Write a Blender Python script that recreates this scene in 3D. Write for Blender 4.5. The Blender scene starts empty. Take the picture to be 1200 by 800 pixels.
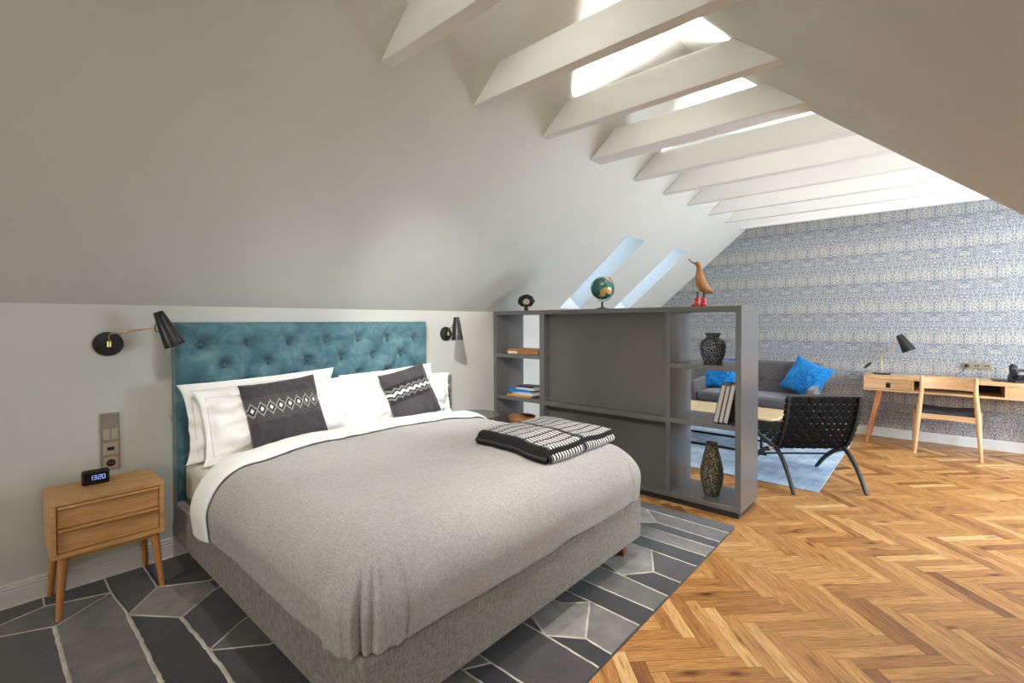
import bpy, bmesh, math, random
from mathutils import Vector, Matrix, noise
random.seed(7)
C = bpy.context.scene
col = C.collection
PI = math.pi
R = math.radians

# ------------------------------------------------------------------ room measures (metres)
KNEE_Y, KNEE_Z = 3.40, 1.503          # headboard wall, height where the roof slope starts
APEX_Y, APEX_Z = 1.30, 3.296
SLOPE = 0.854
END_X = 7.265                         # papered gable wall
BACK_X = -3.6
NEAR_Y = -0.798                       # low wall on the camera's side
FAR_Y = -2.5                          # far wall of the wide end
SPLIT_X = 3.40                        # where the room widens
BEAM_Z0, BEAM_Z1 = 2.668, 2.853

# ------------------------------------------------------------------ materials
def lin(c):
    return tuple(((x/255)/12.92 if x/255 <= 0.04045 else ((x/255+0.055)/1.055)**2.4) for x in c) + (1.0,)

class NT:
    def __init__(s, name):
        s.m = bpy.data.materials.new(name); s.m.use_nodes = True
        s.t = s.m.node_tree; s.b = s.t.nodes['Principled BSDF']
    def n(s, typ, **kw):
        nd = s.t.nodes.new(typ)
        for k, v in kw.items():
            if k.startswith('i_'):
                key = k[2:]
                key = int(key) if key.isdigit() else key.replace('_', ' ')
                nd.inputs[key].default_value = v
            else: setattr(nd, k, v)
        return nd
    def l(s, a, b): s.t.links.new(a, b)
    def math(s, op, a, b=None, c=None):
        nd = s.n('ShaderNodeMath', operation=op)
        for i, x in enumerate((a, b, c)):
            if x is None: continue
            if isinstance(x, (int, float)): nd.inputs[i].default_value = x
            else: s.l(x, nd.inputs[i])
        return nd.outputs[0]
    def ramp(s, fac, stops, interp='LINEAR'):
        nd = s.n('ShaderNodeValToRGB'); cr = nd.color_ramp; cr.interpolation = interp
        while len(cr.elements) < len(stops): cr.elements.new(0.5)
        for e, (p, c) in zip(cr.elements, stops): e.position = p; e.color = c
        s.l(fac, nd.inputs[0]); return nd.outputs[0]
    def mix(s, fac, a, b, mode='MIX'):
        nd = s.n('ShaderNodeMix', data_type='RGBA', blend_type=mode)
        for sock, x in ((nd.inputs[0], fac), (nd.inputs[6], a), (nd.inputs[7], b)):
            if isinstance(x, (int, float)): sock.default_value = x
            elif isinstance(x, tuple): sock.default_value = x
            else: s.l(x, sock)
        return nd.outputs[2]
    def bump(s, h, strength=0.3, dist=0.01):
        nd = s.n('ShaderNodeBump'); nd.inputs['Strength'].default_value = strength
        nd.inputs['Distance'].default_value = dist
        s.l(h, nd.inputs['Height']); s.l(nd.outputs[0], s.b.inputs['Normal'])

def mat(name, c, rough=0.6, metal=0.0, var=0.0, vscale=8, bump=0.0, bscale=60, bdist=0.004, spec=0.5, sheen=0.0, coat=0.0, stretch=None):
    k = NT(name); b = k.b
    b.inputs['Roughness'].default_value = rough; b.inputs['Metallic'].default_value = metal
    b.inputs['Specular IOR Level'].default_value = spec
    if sheen: b.inputs['Sheen Weight'].default_value = sheen; b.inputs['Sheen Roughness'].default_value = 0.4
    if coat: b.inputs['Coat Weight'].default_value = coat; b.inputs['Coat Roughness'].default_value = 0.15
    c = lin(c); b.inputs['Base Color'].default_value = c
    tc = k.n('ShaderNodeTexCoord'); src = tc.outputs['Object']
    if stretch:
        mp = k.n('ShaderNodeMapping'); mp.inputs['Scale'].default_value = stretch; k.l(src, mp.inputs[0]); src = mp.outputs[0]
    nz = k.n('ShaderNodeTexNoise', i_Scale=vscale, i_Detail=4.0); k.l(src, nz.inputs['Vector'])
    v = max(var, 0.02)
    lo = tuple(x*(1-v) for x in c[:3]) + (1,); hi = tuple(min(1, x*(1+v)) for x in c[:3]) + (1,)
    k.l(k.ramp(nz.outputs['Fac'], [(0.3, lo), (0.7, hi)]), b.inputs['Base Color'])
    if bump:
        n2 = k.n('ShaderNodeTexNoise', i_Scale=bscale, i_Detail=3.0); k.l(src, n2.inputs['Vector'])
        k.bump(n2.outputs['Fac'], bump, bdist)
    return k.m

def mat_attr(name, rough=0.9, bump=0.0, bscale=200, sheen=0.0, coat=0.0, var=0.12, vscale=60, bdist=0.003):
    """colour comes from the surface's own pattern (vertex pattern of dyes / paint)"""
    k = NT(name); b = k.b; b.inputs['Roughness'].default_value = rough
    if sheen: b.inputs['Sheen Weight'].default_value = sheen
    if coat: b.inputs['Coat Weight'].default_value = coat
    at = k.n('ShaderNodeAttribute', attribute_name='Col')
    tc = k.n('ShaderNodeTexCoord')
    nz = k.n('ShaderNodeTexNoise', i_Scale=vscale, i_Detail=4.0); k.l(tc.outputs['Object'], nz.inputs['Vector'])
    g = k.ramp(nz.outputs['Fac'], [(0.3, (1-var,)*3+(1,)), (0.7, (1, 1, 1, 1))])
    k.l(k.mix(1.0, at.outputs['Color'], g, 'MULTIPLY'), b.inputs['Base Color'])
    if bump:
        n2 = k.n('ShaderNodeTexNoise', i_Scale=bscale, i_Detail=2.0); k.l(tc.outputs['Object'], n2.inputs['Vector'])
        k.bump(n2.outputs['Fac'], bump, bdist)
    return k.m

def mat_wood(name, c1, c2, axis='x', rough=0.45, sc=1.0):
    k = NT(name); b = k.b; b.inputs['Roughness'].default_value = rough
    tc = k.n('ShaderNodeTexCoord'); mp = k.n('ShaderNodeMapping')
    s = {'x': (1.2, 14, 14), 'y': (14, 1.2, 14), 'z': (14, 14, 1.2)}[axis]
    mp.inputs['Scale'].default_value = tuple(a*sc for a in s); k.l(tc.outputs['Object'], mp.inputs[0])
    nz = k.n('ShaderNodeTexNoise', i_Scale=2.2, i_Detail=6.0, i_Roughness=0.6, i_Distortion=0.6); k.l(mp.outputs[0], nz.inputs['Vector'])
    n2 = k.n('ShaderNodeTexNoise', i_Scale=14.0, i_Detail=3.0); k.l(mp.outputs[0], n2.inputs['Vector'])
    a = k.ramp(nz.outputs['Fac'], [(0.3, lin(c1)), (0.68, lin(c2))])
    g = k.ramp(n2.outputs['Fac'], [(0.35, (0.82, 0.8, 0.78, 1)), (0.6, (1, 1, 1, 1))])
    k.l(k.mix(1.0, a, g, 'MULTIPLY'), b.inputs['Base Color'])
    k.bump(n2.outputs['Fac'], 0.08, 0.002)
    return k.m

def mat_weave(name, c1, c2, scale=900, rough=0.95, sheen=0.3, bump=0.25, var=0.1):
    k = NT(name); b = k.b; b.inputs['Roughness'].default_value = rough
    b.inputs['Sheen Weight'].default_value = sheen; b.inputs['Specular IOR Level'].default_value = 0.2
    tc = k.n('ShaderNodeTexCoord')
    outs = []
    for sc in ((1, 0.12, 0.12), (0.12, 1, 1)):
        mp = k.n('ShaderNodeMapping'); mp.inputs['Scale'].default_value = sc; k.l(tc.outputs['Object'], mp.inputs[0])
        nz = k.n('ShaderNodeTexNoise', i_Scale=float(scale)*0.35, i_Detail=2.0); k.l(mp.outputs[0], nz.inputs['Vector']); outs.append(nz.outputs['Fac'])
    f = k.math('MULTIPLY', k.math('ADD', outs[0], outs[1]), 0.5)
    big = k.n('ShaderNodeTexNoise', i_Scale=6.0, i_Detail=3.0); k.l(tc.outputs['Object'], big.inputs['Vector'])
    a = k.ramp(f, [(0.4, lin(c1)), (0.6, lin(c2))])
    g = k.ramp(big.outputs['Fac'], [(0.3, (1-var,)*3+(1,)), (0.7, (1, 1, 1, 1))])
    k.l(k.mix(1.0, a, g, 'MULTIPLY'), b.inputs['Base Color'])
    k.bump(f, bump, 0.002)
    return k.m

M = {}
M['plaster'] = mat('white_plaster', (206, 205, 197), 0.9, var=0.02, vscale=2, bump=0.04, bscale=180)
M['beam'] = mat('white_painted_timber', (234, 232, 228), 0.6, var=0.02, vscale=3, stretch=(1, 1, 1))
M['base'] = mat('white_skirting_paint', (225, 224, 220), 0.5, var=0.02)
M['divider'] = mat('dark_grey_lacquer', (102, 101, 100), 0.24, var=0.03, vscale=5, bump=0.03, bscale=8, spec=0.6)
M['divider_back'] = mat('dark_grey_panel', (96, 94, 90), 0.55, var=0.03, vscale=5)
M['plinth'] = mat('black_plinth', (38, 37, 36), 0.5)
M['oak'] = mat_wood('oak_along', (204, 148, 92), (232, 182, 122), 'x')
M['oak_z'] = mat_wood('oak_upright', (190, 122, 68), (214, 152, 92), 'z', sc=1.4)
M['oak_y'] = mat_wood('oak_across', (196, 148, 98), (224, 180, 130), 'y')
M['oak_desk'] = mat_wood('desk_oak', (196, 150, 104), (226, 184, 138), 'y')
M['oak_desk_leg'] = mat_wood('desk_leg_oak', (160, 100, 64), (190, 126, 84), 'z')
M['oak_chair'] = mat_wood('pale_chair_oak', (206, 160, 112), (232, 192, 146), 'z')
M['table_oak'] = mat_wood('pale_table_oak', (214, 182, 136), (238, 212, 170), 'y')
M['walnut'] = mat_wood('brown_bed_leg', (110, 62, 36), (150, 88, 52), 'z', sc=2)
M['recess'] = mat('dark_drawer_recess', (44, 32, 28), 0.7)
M['black_metal'] = mat('satin_black_metal', (20, 19, 19), 0.35, spec=0.5)
M['black_leg'] = mat('black_stained_wood', (20, 19, 20), 0.45, var=0.1, vscale=20)
M['strap'] = mat('black_woven_strap', (9, 9, 10), 0.85, bump=0.3, bscale=300, bdist=0.002, spec=0.2)
M['strap_front'] = M['strap']
M['brass'] = mat('brass', (206, 176, 122), 0.28, metal=1.0)
M['chrome'] = mat('steel', (190, 188, 182), 0.3, metal=1.0)
def mat_velvet():
    k = NT('teal_velvet'); b = k.b; b.inputs['Roughness'].default_value = 0.85; b.inputs['Specular IOR Level'].default_value = 0.2
    b.inputs['Sheen Weight'].default_value = 0.6; b.inputs['Sheen Roughness'].default_value = 0.35
    tc = k.n('ShaderNodeTexCoord')
    n1 = k.n('ShaderNodeTexNoise', i_Scale=9.0, i_Detail=7.0, i_Roughness=0.62, i_Distortion=0.8); k.l(tc.outputs['Object'], n1.inputs['Vector'])
    k.l(k.ramp(n1.outputs['Fac'], [(0.30, lin((58, 92, 102))), (0.5, lin((80, 114, 124))), (0.70, lin((106, 136, 140)))]), b.inputs['Base Color'])
    n2 = k.n('ShaderNodeTexNoise', i_Scale=14.0, i_Detail=5.0); k.l(tc.outputs['Object'], n2.inputs['Vector'])
    k.bump(n2.outputs['Fac'], 0.3, 0.012)
    return k.m
M['velvet'] = mat_velvet()
M['button'] = mat('teal_velvet_button', (44, 84, 98), 0.8, sheen=0.5)
M['bedbase'] = mat_weave('grey_bed_base_cloth', (116, 111, 102), (154, 149, 139), 900)
M['duvet'] = mat_weave('grey_linen_duvet', (158, 152, 147), (184, 179, 174), 1100, var=0.05, bump=0.2)
M['sheet'] = mat('white_cotton', (245, 244, 240), 0.85, var=0.015, bump=0.12, bscale=14, bdist=0.012, sheen=0.2)
M['stitch'] = mat('grey_stitching', (196, 193, 188), 0.9)
M['mattress'] = mat('cream_mattress_cloth', (216, 208, 194), 0.9, var=0.04, bump=0.15, bscale=20)
M['cushion'] = mat_attr('printed_cushion_cotton', 0.9, 0.1, 260, sheen=0.2)
M['throw'] = mat_attr('knitted_throw', 0.95, 0.5, 160, sheen=0.0, bdist=0.006)
M['blue'] = mat_weave('blue_slub_silk', (0, 96, 168), (22, 142, 214), 240, rough=0.6, sheen=0.2, var=0.25)
M['sofa'] = mat_weave('grey_sofa_wool', (76, 72, 74), (104, 99, 101), 800)
M['sofa_leg'] = mat_wood('sofa_leg_wood', (120, 76, 46), (150, 98, 60), 'z')
M['rug'] = mat_attr('tufted_wool_rug', 1.0, 0.6, 260, sheen=0.3, var=0.42, vscale=11, bdist=0.006)
M['plate'] = mat('bronze_switch_plate', (150, 139, 124), 0.4, metal=0.3)
M['plate_light'] = mat('beige_switch_insert', (176, 162, 142), 0.45, metal=0.1)
M['dark'] = mat('black_plastic', (16, 16, 18), 0.35)
M['ceramic'] = None
M['red'] = None

def mat_vase():
    k = NT('carved_black_ceramic'); b = k.b; b.inputs['Roughness'].default_value = 0.35
    tc = k.n('ShaderNodeTexCoord')
    v = k.n('ShaderNodeTexVoronoi', i_Scale=46.0, feature='DISTANCE_TO_EDGE'); k.l(tc.outputs['Object'], v.inputs['Vector'])
    k.l(k.ramp(v.outputs['Distance'], [(0.03, lin((150, 152, 158))), (0.10, lin((26, 28, 36)))]), b.inputs['Base Color'])
    k.bump(v.outputs['Distance'], 0.4, 0.01)
    return k.m
M['ceramic'] = mat_vase()
def mat_texvase():
    k = NT('chipped_stone_vase'); b = k.b; b.inputs['Roughness'].default_value = 0.4; b.inputs['Metallic'].default_value = 0.25
    tc = k.n('ShaderNodeTexCoord')
    mp = k.n('ShaderNodeMapping'); mp.inputs['Scale'].default_value = (1, 1, 1.6); k.l(tc.outputs['Object'], mp.inputs[0])
    v = k.n('ShaderNodeTexVoronoi', i_Scale=62.0); k.l(mp.outputs[0], v.inputs['Vector'])
    k.l(k.ramp(v.outputs['Distance'], [(0.1, lin((168, 158, 132))), (0.55, lin((66, 60, 48)))]), b.inputs['Base Color'])
    k.bump(v.outputs['Distance'], 0.9, 0.012)
    return k.m
M['stone'] = mat_texvase()
def mat_spots():
    k = NT('red_spotted_boot_paint'); b = k.b; b.inputs['Roughness'].default_value = 0.3
    tc = k.n('ShaderNodeTexCoord')
    v = k.n('ShaderNodeTexVoronoi', i_Scale=70.0); k.l(tc.outputs['Object'], v.inputs['Vector'])
    k.l(k.ramp(v.outputs['Distance'], [(0.22, lin((250, 235, 230))), (0.28, lin((206, 26, 30)))]), b.inputs['Base Color'])
    return k.m
M['red'] = mat_spots()
M['duck'] = mat_wood('carved_duck_wood', (142, 92, 50), (184, 132, 78), 'z')
M['beak'] = mat('dark_beak_wood', (96, 62, 34), 0.5)
M['globe'] = mat_attr('globe_paper', 0.25, coat=0.5, var=0.05)
M['book_brown'] = mat('brown_wood_box', (160, 110, 66), 0.5, var=0.2, vscale=12)
M['cover_dark'] = mat('charcoal_book_cover', (40, 38, 40), 0.5)
M['cover_blue'] = mat('blue_book_cover', (34, 116, 190), 0.45)
M['cover_tan'] = mat('tan_book_cover', (196, 150, 84), 0.5)
M['cover_white'] = mat('white_book_cover', (214, 214, 216), 0.5)
M['page'] = mat('paper_pages', (214, 208, 204), 0.9, var=0.05, vscale=300, stretch=(1, 1, 0.02))
M['hair'] = mat('black_doll_hair', (12, 12, 14), 0.7, bump=0.8, bscale=120)
M['skin'] = mat('doll_face', (196, 176, 160), 0.6)
M['glass_dark'] = None
M['seatblack'] = mat('black_seat_leather', (24, 23, 26), 0.6, bump=0.1)

def mat_glass(name, tint=(0.97, 0.98, 1.0, 1), refl=0.06):
    k = NT(name); t = k.t; t.nodes.remove(k.b)
    out = [n for n in t.nodes if n.type == 'OUTPUT_MATERIAL'][0]
    tr = k.n('ShaderNodeBsdfTransparent'); tr.inputs[0].default_value = tint
    gl = k.n('ShaderNodeBsdfGlossy'); gl.inputs['Roughness'].default_value = 0.02
    mx = k.n('ShaderNodeMixShader'); mx.inputs[0].default_value = refl
    k.l(tr.outputs[0], mx.inputs[1]); k.l(gl.outputs[0], mx.inputs[2]); k.l(mx.outputs[0], out.inputs[0])
    return k.m
M['glass'] = mat_glass('window_glass')
M['smoke_glass'] = mat_glass('smoked_glass_shelf', (0.45, 0.5, 0.58, 1), 0.12)
def mat_emit(name, c, s):
    k = NT(name); k.b.inputs['Emission Color'].default_value = lin(c); k.b.inputs['Emission Strength'].default_value = s
    k.b.inputs['Base Color'].default_value = (0, 0, 0, 1)
    return k.m
M['digits'] = mat_emit('clock_digits', (150, 165, 235), 1.6)

def mat_floor():
    k = NT('oak_herringbone'); b = k.b
    b.inputs['Specular IOR Level'].default_value = 0.5
    uv = k.n('ShaderNodeUVMap', uv_map='UVMap')
    at = k.n('ShaderNodeAttribute', attribute_name='Col')
    sep = k.n('ShaderNodeSeparateColor'); k.l(at.outputs['Color'], sep.inputs[0])
    def mp(sc):
        m = k.n('ShaderNodeMapping'); m.inputs['Scale'].default_value = sc; k.l(uv.outputs[0], m.inputs[0]); return m.outputs[0]
    n1 = k.n('ShaderNodeTexNoise', i_Scale=1.0, i_Detail=5.0, i_Roughness=0.62, i_Distortion=1.2); k.l(mp((5, 55, 1)), n1.inputs['Vector'])
    n2 = k.n('ShaderNodeTexNoise', i_Scale=1.0, i_Detail=4.0, i_Distortion=0.4); k.l(mp((14, 260, 1)), n2.inputs['Vector'])
    n3 = k.n('ShaderNodeTexNoise', i_Scale=1.0, i_Detail=2.0); k.l(mp((4, 9, 1)), n3.inputs['Vector'])
    wv = k.n('ShaderNodeTexWave', wave_type='RINGS', rings_direction='Z', i_Scale=1.0, i_Distortion=6.0, i_Detail=3.0)
    wv.inputs['Detail Scale'].default_value = 0.7
    k.l(mp((3, 36, 1)), wv.inputs['Vector'])
    kn = k.n('ShaderNodeTexVoronoi', i_Scale=1.0); k.l(mp((4.2, 13, 1)), kn.inputs['Vector'])
    base = k.ramp(sep.outputs[0], [(0.0, lin((120, 76, 40))), (0.25, lin((164, 112, 62))), (0.55, lin((194, 142, 82))), (0.85, lin((216, 168, 106))), (1.0, lin((232, 192, 134)))])
    g1 = k.ramp(n1.outputs['Fac'], [(0.30, (0.50, 0.40, 0.31, 1)), (0.44, (0.86, 0.80, 0.74, 1)), (0.56, (1.0, 1.0, 1.0, 1)), (0.72, (1.16, 1.16, 1.16, 1))])
    g2 = k.ramp(n2.outputs['Fac'], [(0.35, (0.74, 0.70, 0.66, 1)), (0.58, (1, 1, 1, 1))])
    g3 = k.ramp(wv.outputs['Fac'], [(0.0, (0.86, 0.82, 0.78, 1)), (0.5, (1, 1, 1, 1))])
    gk = k.ramp(kn.outputs['Distance'], [(0.05, (0.22, 0.13, 0.08, 1)), (0.15, (0.66, 0.56, 0.48, 1)), (0.30, (1, 1, 1, 1))])
    kf = k.math('GREATER_THAN', sep.outputs[1], 0.55)
    c = k.mix(1.0, base, g1, 'MULTIPLY'); c = k.mix(1.0, c, g2, 'MULTIPLY'); c = k.mix(0.8, c, g3, 'MULTIPLY')
    ck = k.mix(1.0, c, gk, 'MULTIPLY'); c = k.mix(kf, c, ck)
    k.l(c, b.inputs['Base Color'])
    k.l(k.ramp(n2.outputs['Fac'], [(0.3, (0.42,)*3+(1,)), (0.7, (0.30,)*3+(1,))]), b.inputs['Roughness'])
    k.bump(n2.outputs['Fac'], 0.10, 0.002)
    return k.m
M['floor'] = mat_floor()

def mat_paper():
    """mirrored leafy damask, blue-grey on cream; tile 0.50 x 0.36 m"""
    k = NT('blue_cream_leaf_wallpaper'); b = k.b; b.inputs['Roughness'].default_value = 0.85
    tc = k.n('ShaderNodeTexCoord'); sp = k.n('ShaderNodeSeparateXYZ'); k.l(tc.outputs['Object'], sp.inputs[0])
    u = k.math('PINGPONG', k.math('ADD', sp.outputs['Y'], 10.0), 0.125)          # 0..0.125, mirrored
    v = k.math('FLOORED_MODULO', sp.outputs['Z'], 0.36)
    cb = k.n('ShaderNodeCombineXYZ'); k.l(u, cb.inputs[0]); k.l(v, cb.inputs[1])
    P = cb.outputs[0]
    vo = k.n('ShaderNodeTexVoronoi', i_Scale=58.0, feature='DISTANCE_TO_EDGE'); k.l(P, vo.inputs['Vector'])
    no = k.n('ShaderNodeTexNoise', i_Scale=36.0, i_Detail=2.5, i_Distortion=2.8); k.l(P, no.inputs['Vector'])
    n2 = k.n('ShaderNodeTexNoise', i_Scale=80.0, i_Detail=2.0, i_Distortion=1.5); k.l(P, n2.inputs['Vector'])
    # blossom row, dark and pale stems in every tile
    band = k.math('ABSOLUTE', k.math('SUBTRACT', v, 0.12))
    bandm = k.ramp(k.math('MULTIPLY', band, 10.0), [(0.15, (1, 1, 1, 1)), (0.75, (0, 0, 0, 1))])
    f = k.math('ADD', no.outputs['Fac'], k.math('MULTIPLY', bandm, 0.035))
    leaf = k.ramp(f, [(0.475, (0, 0, 0, 1)), (0.52, (1, 1, 1, 1))])
    bg = k.ramp(n2.outputs['Fac'], [(0.38, lin((50, 58, 74))), (0.46, lin((110, 117, 129))), (0.60, lin((156, 158, 160)))])
    fg = k.ramp(vo.outputs['Distance'], [(0.04, lin((98, 104, 122))), (0.13, lin((196, 191, 181)))])
    fg2 = k.mix(k.math('MULTIPLY', bandm, 0.45), fg, lin((200, 190, 174)))
    c = k.mix(leaf, bg, fg2)
    d1 = k.math('MULTIPLY', k.math('LESS_THAN', u, 0.004), k.math('LESS_THAN', v, 0.16))
    c = k.mix(k.math('MULTIPLY', d1, 0.65), c, lin((92, 100, 120)))
    d2 = k.math('MULTIPLY', k.math('GREATER_THAN', u, 0.1205), k.math('LESS_THAN', k.math('ABSOLUTE', k.math('SUBTRACT', v, 0.20)), 0.05))
    c = k.mix(k.math('MULTIPLY', d2, 0.4), c, lin((214, 210, 204)))
    k.l(c, b.inputs['Base Color'])
    return k.m
M['paper'] = mat_paper()

def mat_rug2():
    k = NT('washed_blue_rug'); b = k.b; b.inputs['Roughness'].default_value = 1.0
    tc = k.n('ShaderNodeTexCoord')
    mp = k.n('ShaderNodeMapping'); mp.inputs['Scale'].default_value = (1, 1, 1); mp.inputs['Rotation'].default_value = (0, 0, 0.1); k.l(tc.outputs['Object'], mp.inputs[0])
    n1 = k.n('ShaderNodeTexNoise', i_Scale=2.6, i_Detail=8.0, i_Roughness=0.65); k.l(mp.outputs[0], n1.inputs['Vector'])
    br = k.n('ShaderNodeTexBrick'); br.inputs['Scale'].default_value = 2.2; br.offset = 0.5
    br.inputs['Color1'].default_value = lin((150, 170, 190)); br.inputs['Color2'].default_value = lin((184, 196, 208)); br.inputs['Mortar'].default_value = lin((130, 146, 168))
    br.inputs['Mortar Size'].default_value = 0.015; k.l(mp.outputs[0], br.inputs['Vector'])
    g = k.ramp(n1.outputs['Fac'], [(0.35, lin((112, 136, 166))), (0.5, lin((160, 182, 206))), (0.64, lin((214, 220, 226)))])
    k.l(k.mix(0.35, g, br.outputs[0]), b.inputs['Base Color'])
    return k.m
M['rug2'] = mat_rug2()

# ------------------------------------------------------------------ mesh builder
class MB:
    def __init__(s): s.v = []; s.f = []; s.c = None; s.fm = {}
    def add(s, vs, fs):
        o = len(s.v); s.v += [tuple(p) for p in vs]; s.f += [tuple(i+o for i in f) for f in fs]; return o
    def box(s, x0, x1, y0, y1, z0, z1):
        vs = [(x, y, z) for z in (z0, z1) for y in (y0, y1) for x in (x0, x1)]
        s.add(vs, [(0, 2, 3, 1), (4, 5, 7, 6), (0, 1, 5, 4), (2, 6, 7, 3), (0, 4, 6, 2), (1, 3, 7, 5)]); return s
    def bar(s, p0, p1, w0, w1=None, d0=None, d1=None, up=(0, 0, 1)):
        """rectangular bar tapering from p0 to p1"""
        p0 = Vector(p0); p1 = Vector(p1); w1 = w0 if w1 is None else w1; d0 = w0 if d0 is None else d0; d1 = (d0 if w1 == w0 else w1) if d1 is None else d1
        t = (p1-p0).normalized(); u = Vector(up)
        if abs(t.dot(u)) > 0.9: u = Vector((0, 1, 0))
        a = t.cross(u).normalized(); b = a.cross(t).normalized(); vs = []
        for p, w, d in ((p0, w0, d0), (p1, w1, d1)):
            for i, j in ((-1, -1), (1, -1), (1, 1), (-1, 1)): vs.append(p + a*(i*w/2) + b*(j*d/2))
        s.add(vs, [(0, 3, 2, 1), (4, 5, 6, 7)] + [(i, (i+1) % 4, 4+(i+1) % 4, 4+i) for i in range(4)]); return s
    def tube(s, pts, r, n=12, caps=True):
        pts = [Vector(p) for p in pts]; rs = r if isinstance(r, (list, tuple)) else [r]*len(pts)
        rings = []; prev = None
        for i, p in enumerate(pts):
            t = (pts[min(i+1, len(pts)-1)] - pts[max(i-1, 0)]).normalized()
            if prev is None:
                a = t.cross(Vector((0, 0, 1)))
                if a.length < 0.1: a = t.cross(Vector((0, 1, 0)))
            else: a = prev - t*prev.dot(t)
            a.normalize(); prev = a; b = t.cross(a)
            rings.append([p + (a*math.cos(2*PI*k/n) + b*math.sin(2*PI*k/n))*rs[i] for k in range(n)])
        vs = [q for rg in rings for q in rg]; fs = []
        for i in range(len(pts)-1):
            for k in range(n): fs.append((i*n+k, i*n+(k+1) % n, (i+1)*n+(k+1) % n, (i+1)*n+k))
        if caps: fs += [tuple(reversed(range(n))), tuple(range((len(pts)-1)*n, len(pts)*n))]
        s.add(vs, fs); return s
    def lathe(s, prof, c=(0, 0, 0), n=32, m=None):
        vs = []; fs = []
        for r, z in prof:
            for k in range(n):
                p = Vector((r*math.cos(2*PI*k/n), r*math.sin(2*PI*k/n), z))
                if m: p = m @ p
                vs.append(p + Vector(c))
        for i in range(len(prof)-1):
            for k in range(n): fs.append((i*n+k, i*n+(k+1) % n, (i+1)*n+(k+1) % n, (i+1)*n+k))
        fs += [tuple(reversed(range(n))), tuple(range((len(prof)-1)*n, len(prof)*n))]
        s.add(vs, fs); return s
    def prism(s, poly, a0, a1, axis='x'):
        """extrude a 2D polygon along an axis ('x': poly is (y,z); 'y': (x,z); 'z': (x,y))"""
        def P(p, a): return {'x': (a, p[0], p[1]), 'y': (p[0], a, p[1]), 'z': (p[0], p[1], a)}[axis]
        n = len(poly); vs = [P(p, a0) for p in poly] + [P(p, a1) for p in poly]
        s.add(vs, [tuple(range(n)), tuple(reversed(range(n, 2*n)))] + [(i, n+i, n+(i+1) % n, (i+1) % n) for i in range(n)]); return s
    def grid(s, fn, nu, nv, closeu=False, colfn=None):
        vs = []; mu = nu if closeu else nu+1
        for j in range(nv+1):
            for i in range(mu): vs.append(fn(i/nu, j/nv))
        fs = [(j*mu+i, j*mu+(i+1) % mu, (j+1)*mu+(i+1) % mu, (j+1)*mu+i) for j in range(nv) for i in range(nu)]
        o = s.add(vs, fs)
        if colfn:
            if s.c is None: s.c = {}
            for j in range(nv+1):
                for i in range(mu): s.c[o+j*mu+i] = colfn(i/nu, j/nv)
        return s
    def build(s, name, m, parent=None, smooth=False, bevel=0.0, seg=2, off=None, rot=None, solid=0.0, sub=0, weld=False, recalc=True, autosmooth=None):
        if off is None:
            off = parent.get('_off', (0, 0, 0)) if parent is not None else (0, 0, 0)
        me = bpy.data.meshes.new(name)
        me.from_pydata([(p[0]-off[0], p[1]-off[1], p[2]-off[2]) for p in s.v], [], s.f); me.update()
        if s.c is not None:
            ca = me.color_attributes.new('Col', 'FLOAT_COLOR', 'POINT')
            for i in range(len(s.v)): ca.data[i].color = s.c.get(i, (0.5, 0.5, 0.5, 1))
        bm = bmesh.new(); bm.from_mesh(me)
        if weld: bmesh.ops.remove_doubles(bm, verts=bm.verts, dist=1e-4)
        if recalc: bmesh.ops.recalc_face_normals(bm, faces=bm.faces)
        bm.to_mesh(me); bm.free()
        for p in me.polygons: p.use_smooth = smooth
        me.materials.append(m)
        o = bpy.data.objects.new(name, me); col.objects.link(o)
        if parent is not None:
            o.parent = parent; o['_off'] = tuple(off)
        else:
            o.location = off; o['_off'] = tuple(off)
        if solid:
            md = o.modifiers.new('thickness', 'SOLIDIFY'); md.thickness = solid; md.offset = -1
        if bevel:
            md = o.modifiers.new('bevel', 'BEVEL'); md.width = bevel; md.segments = seg; md.limit_method = 'ANGLE'; md.angle_limit = R(40)
            if smooth is False:
                for p in me.polygons: p.use_smooth = True
                try: me.set_sharp_from_angle(angle=R(60))
                except Exception: pass
        if sub:
            md = o.modifiers.new('subsurf', 'SUBSURF'); md.levels = sub; md.render_levels = sub
        if autosmooth:
            for p in me.polygons: p.use_smooth = True
            me.set_sharp_from_angle(angle=R(autosmooth))
        return o

def tag(o, label, cat, group=None):
    o['label'] = label; o['category'] = cat
    if group: o['group'] = group
    return o
def struct(o): o['kind'] = 'structure'; return o
def thing(name, label, cat, loc, rz=0.0, group=None, world=True):
    o = bpy.data.objects.new(name, None); col.objects.link(o); o.location = loc; o.rotation_euler = (0, 0, rz)
    o.empty_display_size = 0.1
    o['_off'] = tuple(loc) if world else (0.0, 0.0, 0.0)
    return tag(o, label, cat, group)
def copy_tree(root, loc, label=None, rz=None):
    r = root.copy(); col.objects.link(r); r.location = loc
    if rz is not None: r.rotation_euler = (0, 0, rz)
    if label: r['label'] = label
    for ch in list(root.children):
        c = ch.copy(); col.objects.link(c); c.parent = r
        for g in ch.children:
            d = g.copy(); col.objects.link(d); d.parent = c
    return r
def B(x0, x1, y0, y1, z0, z1): return MB().box(x0, x1, y0, y1, z0, z1)
def nz(x, y, z=0.0): return noise.noise(Vector((x, y, z)))
def sstep(a, b, x):
    t = max(0.0, min(1.0, (x-a)/(b-a))); return t*t*(3-2*t)
def mixc(a, b, t): return tuple(a[i]*(1-t)+b[i]*t for i in range(4))

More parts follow.
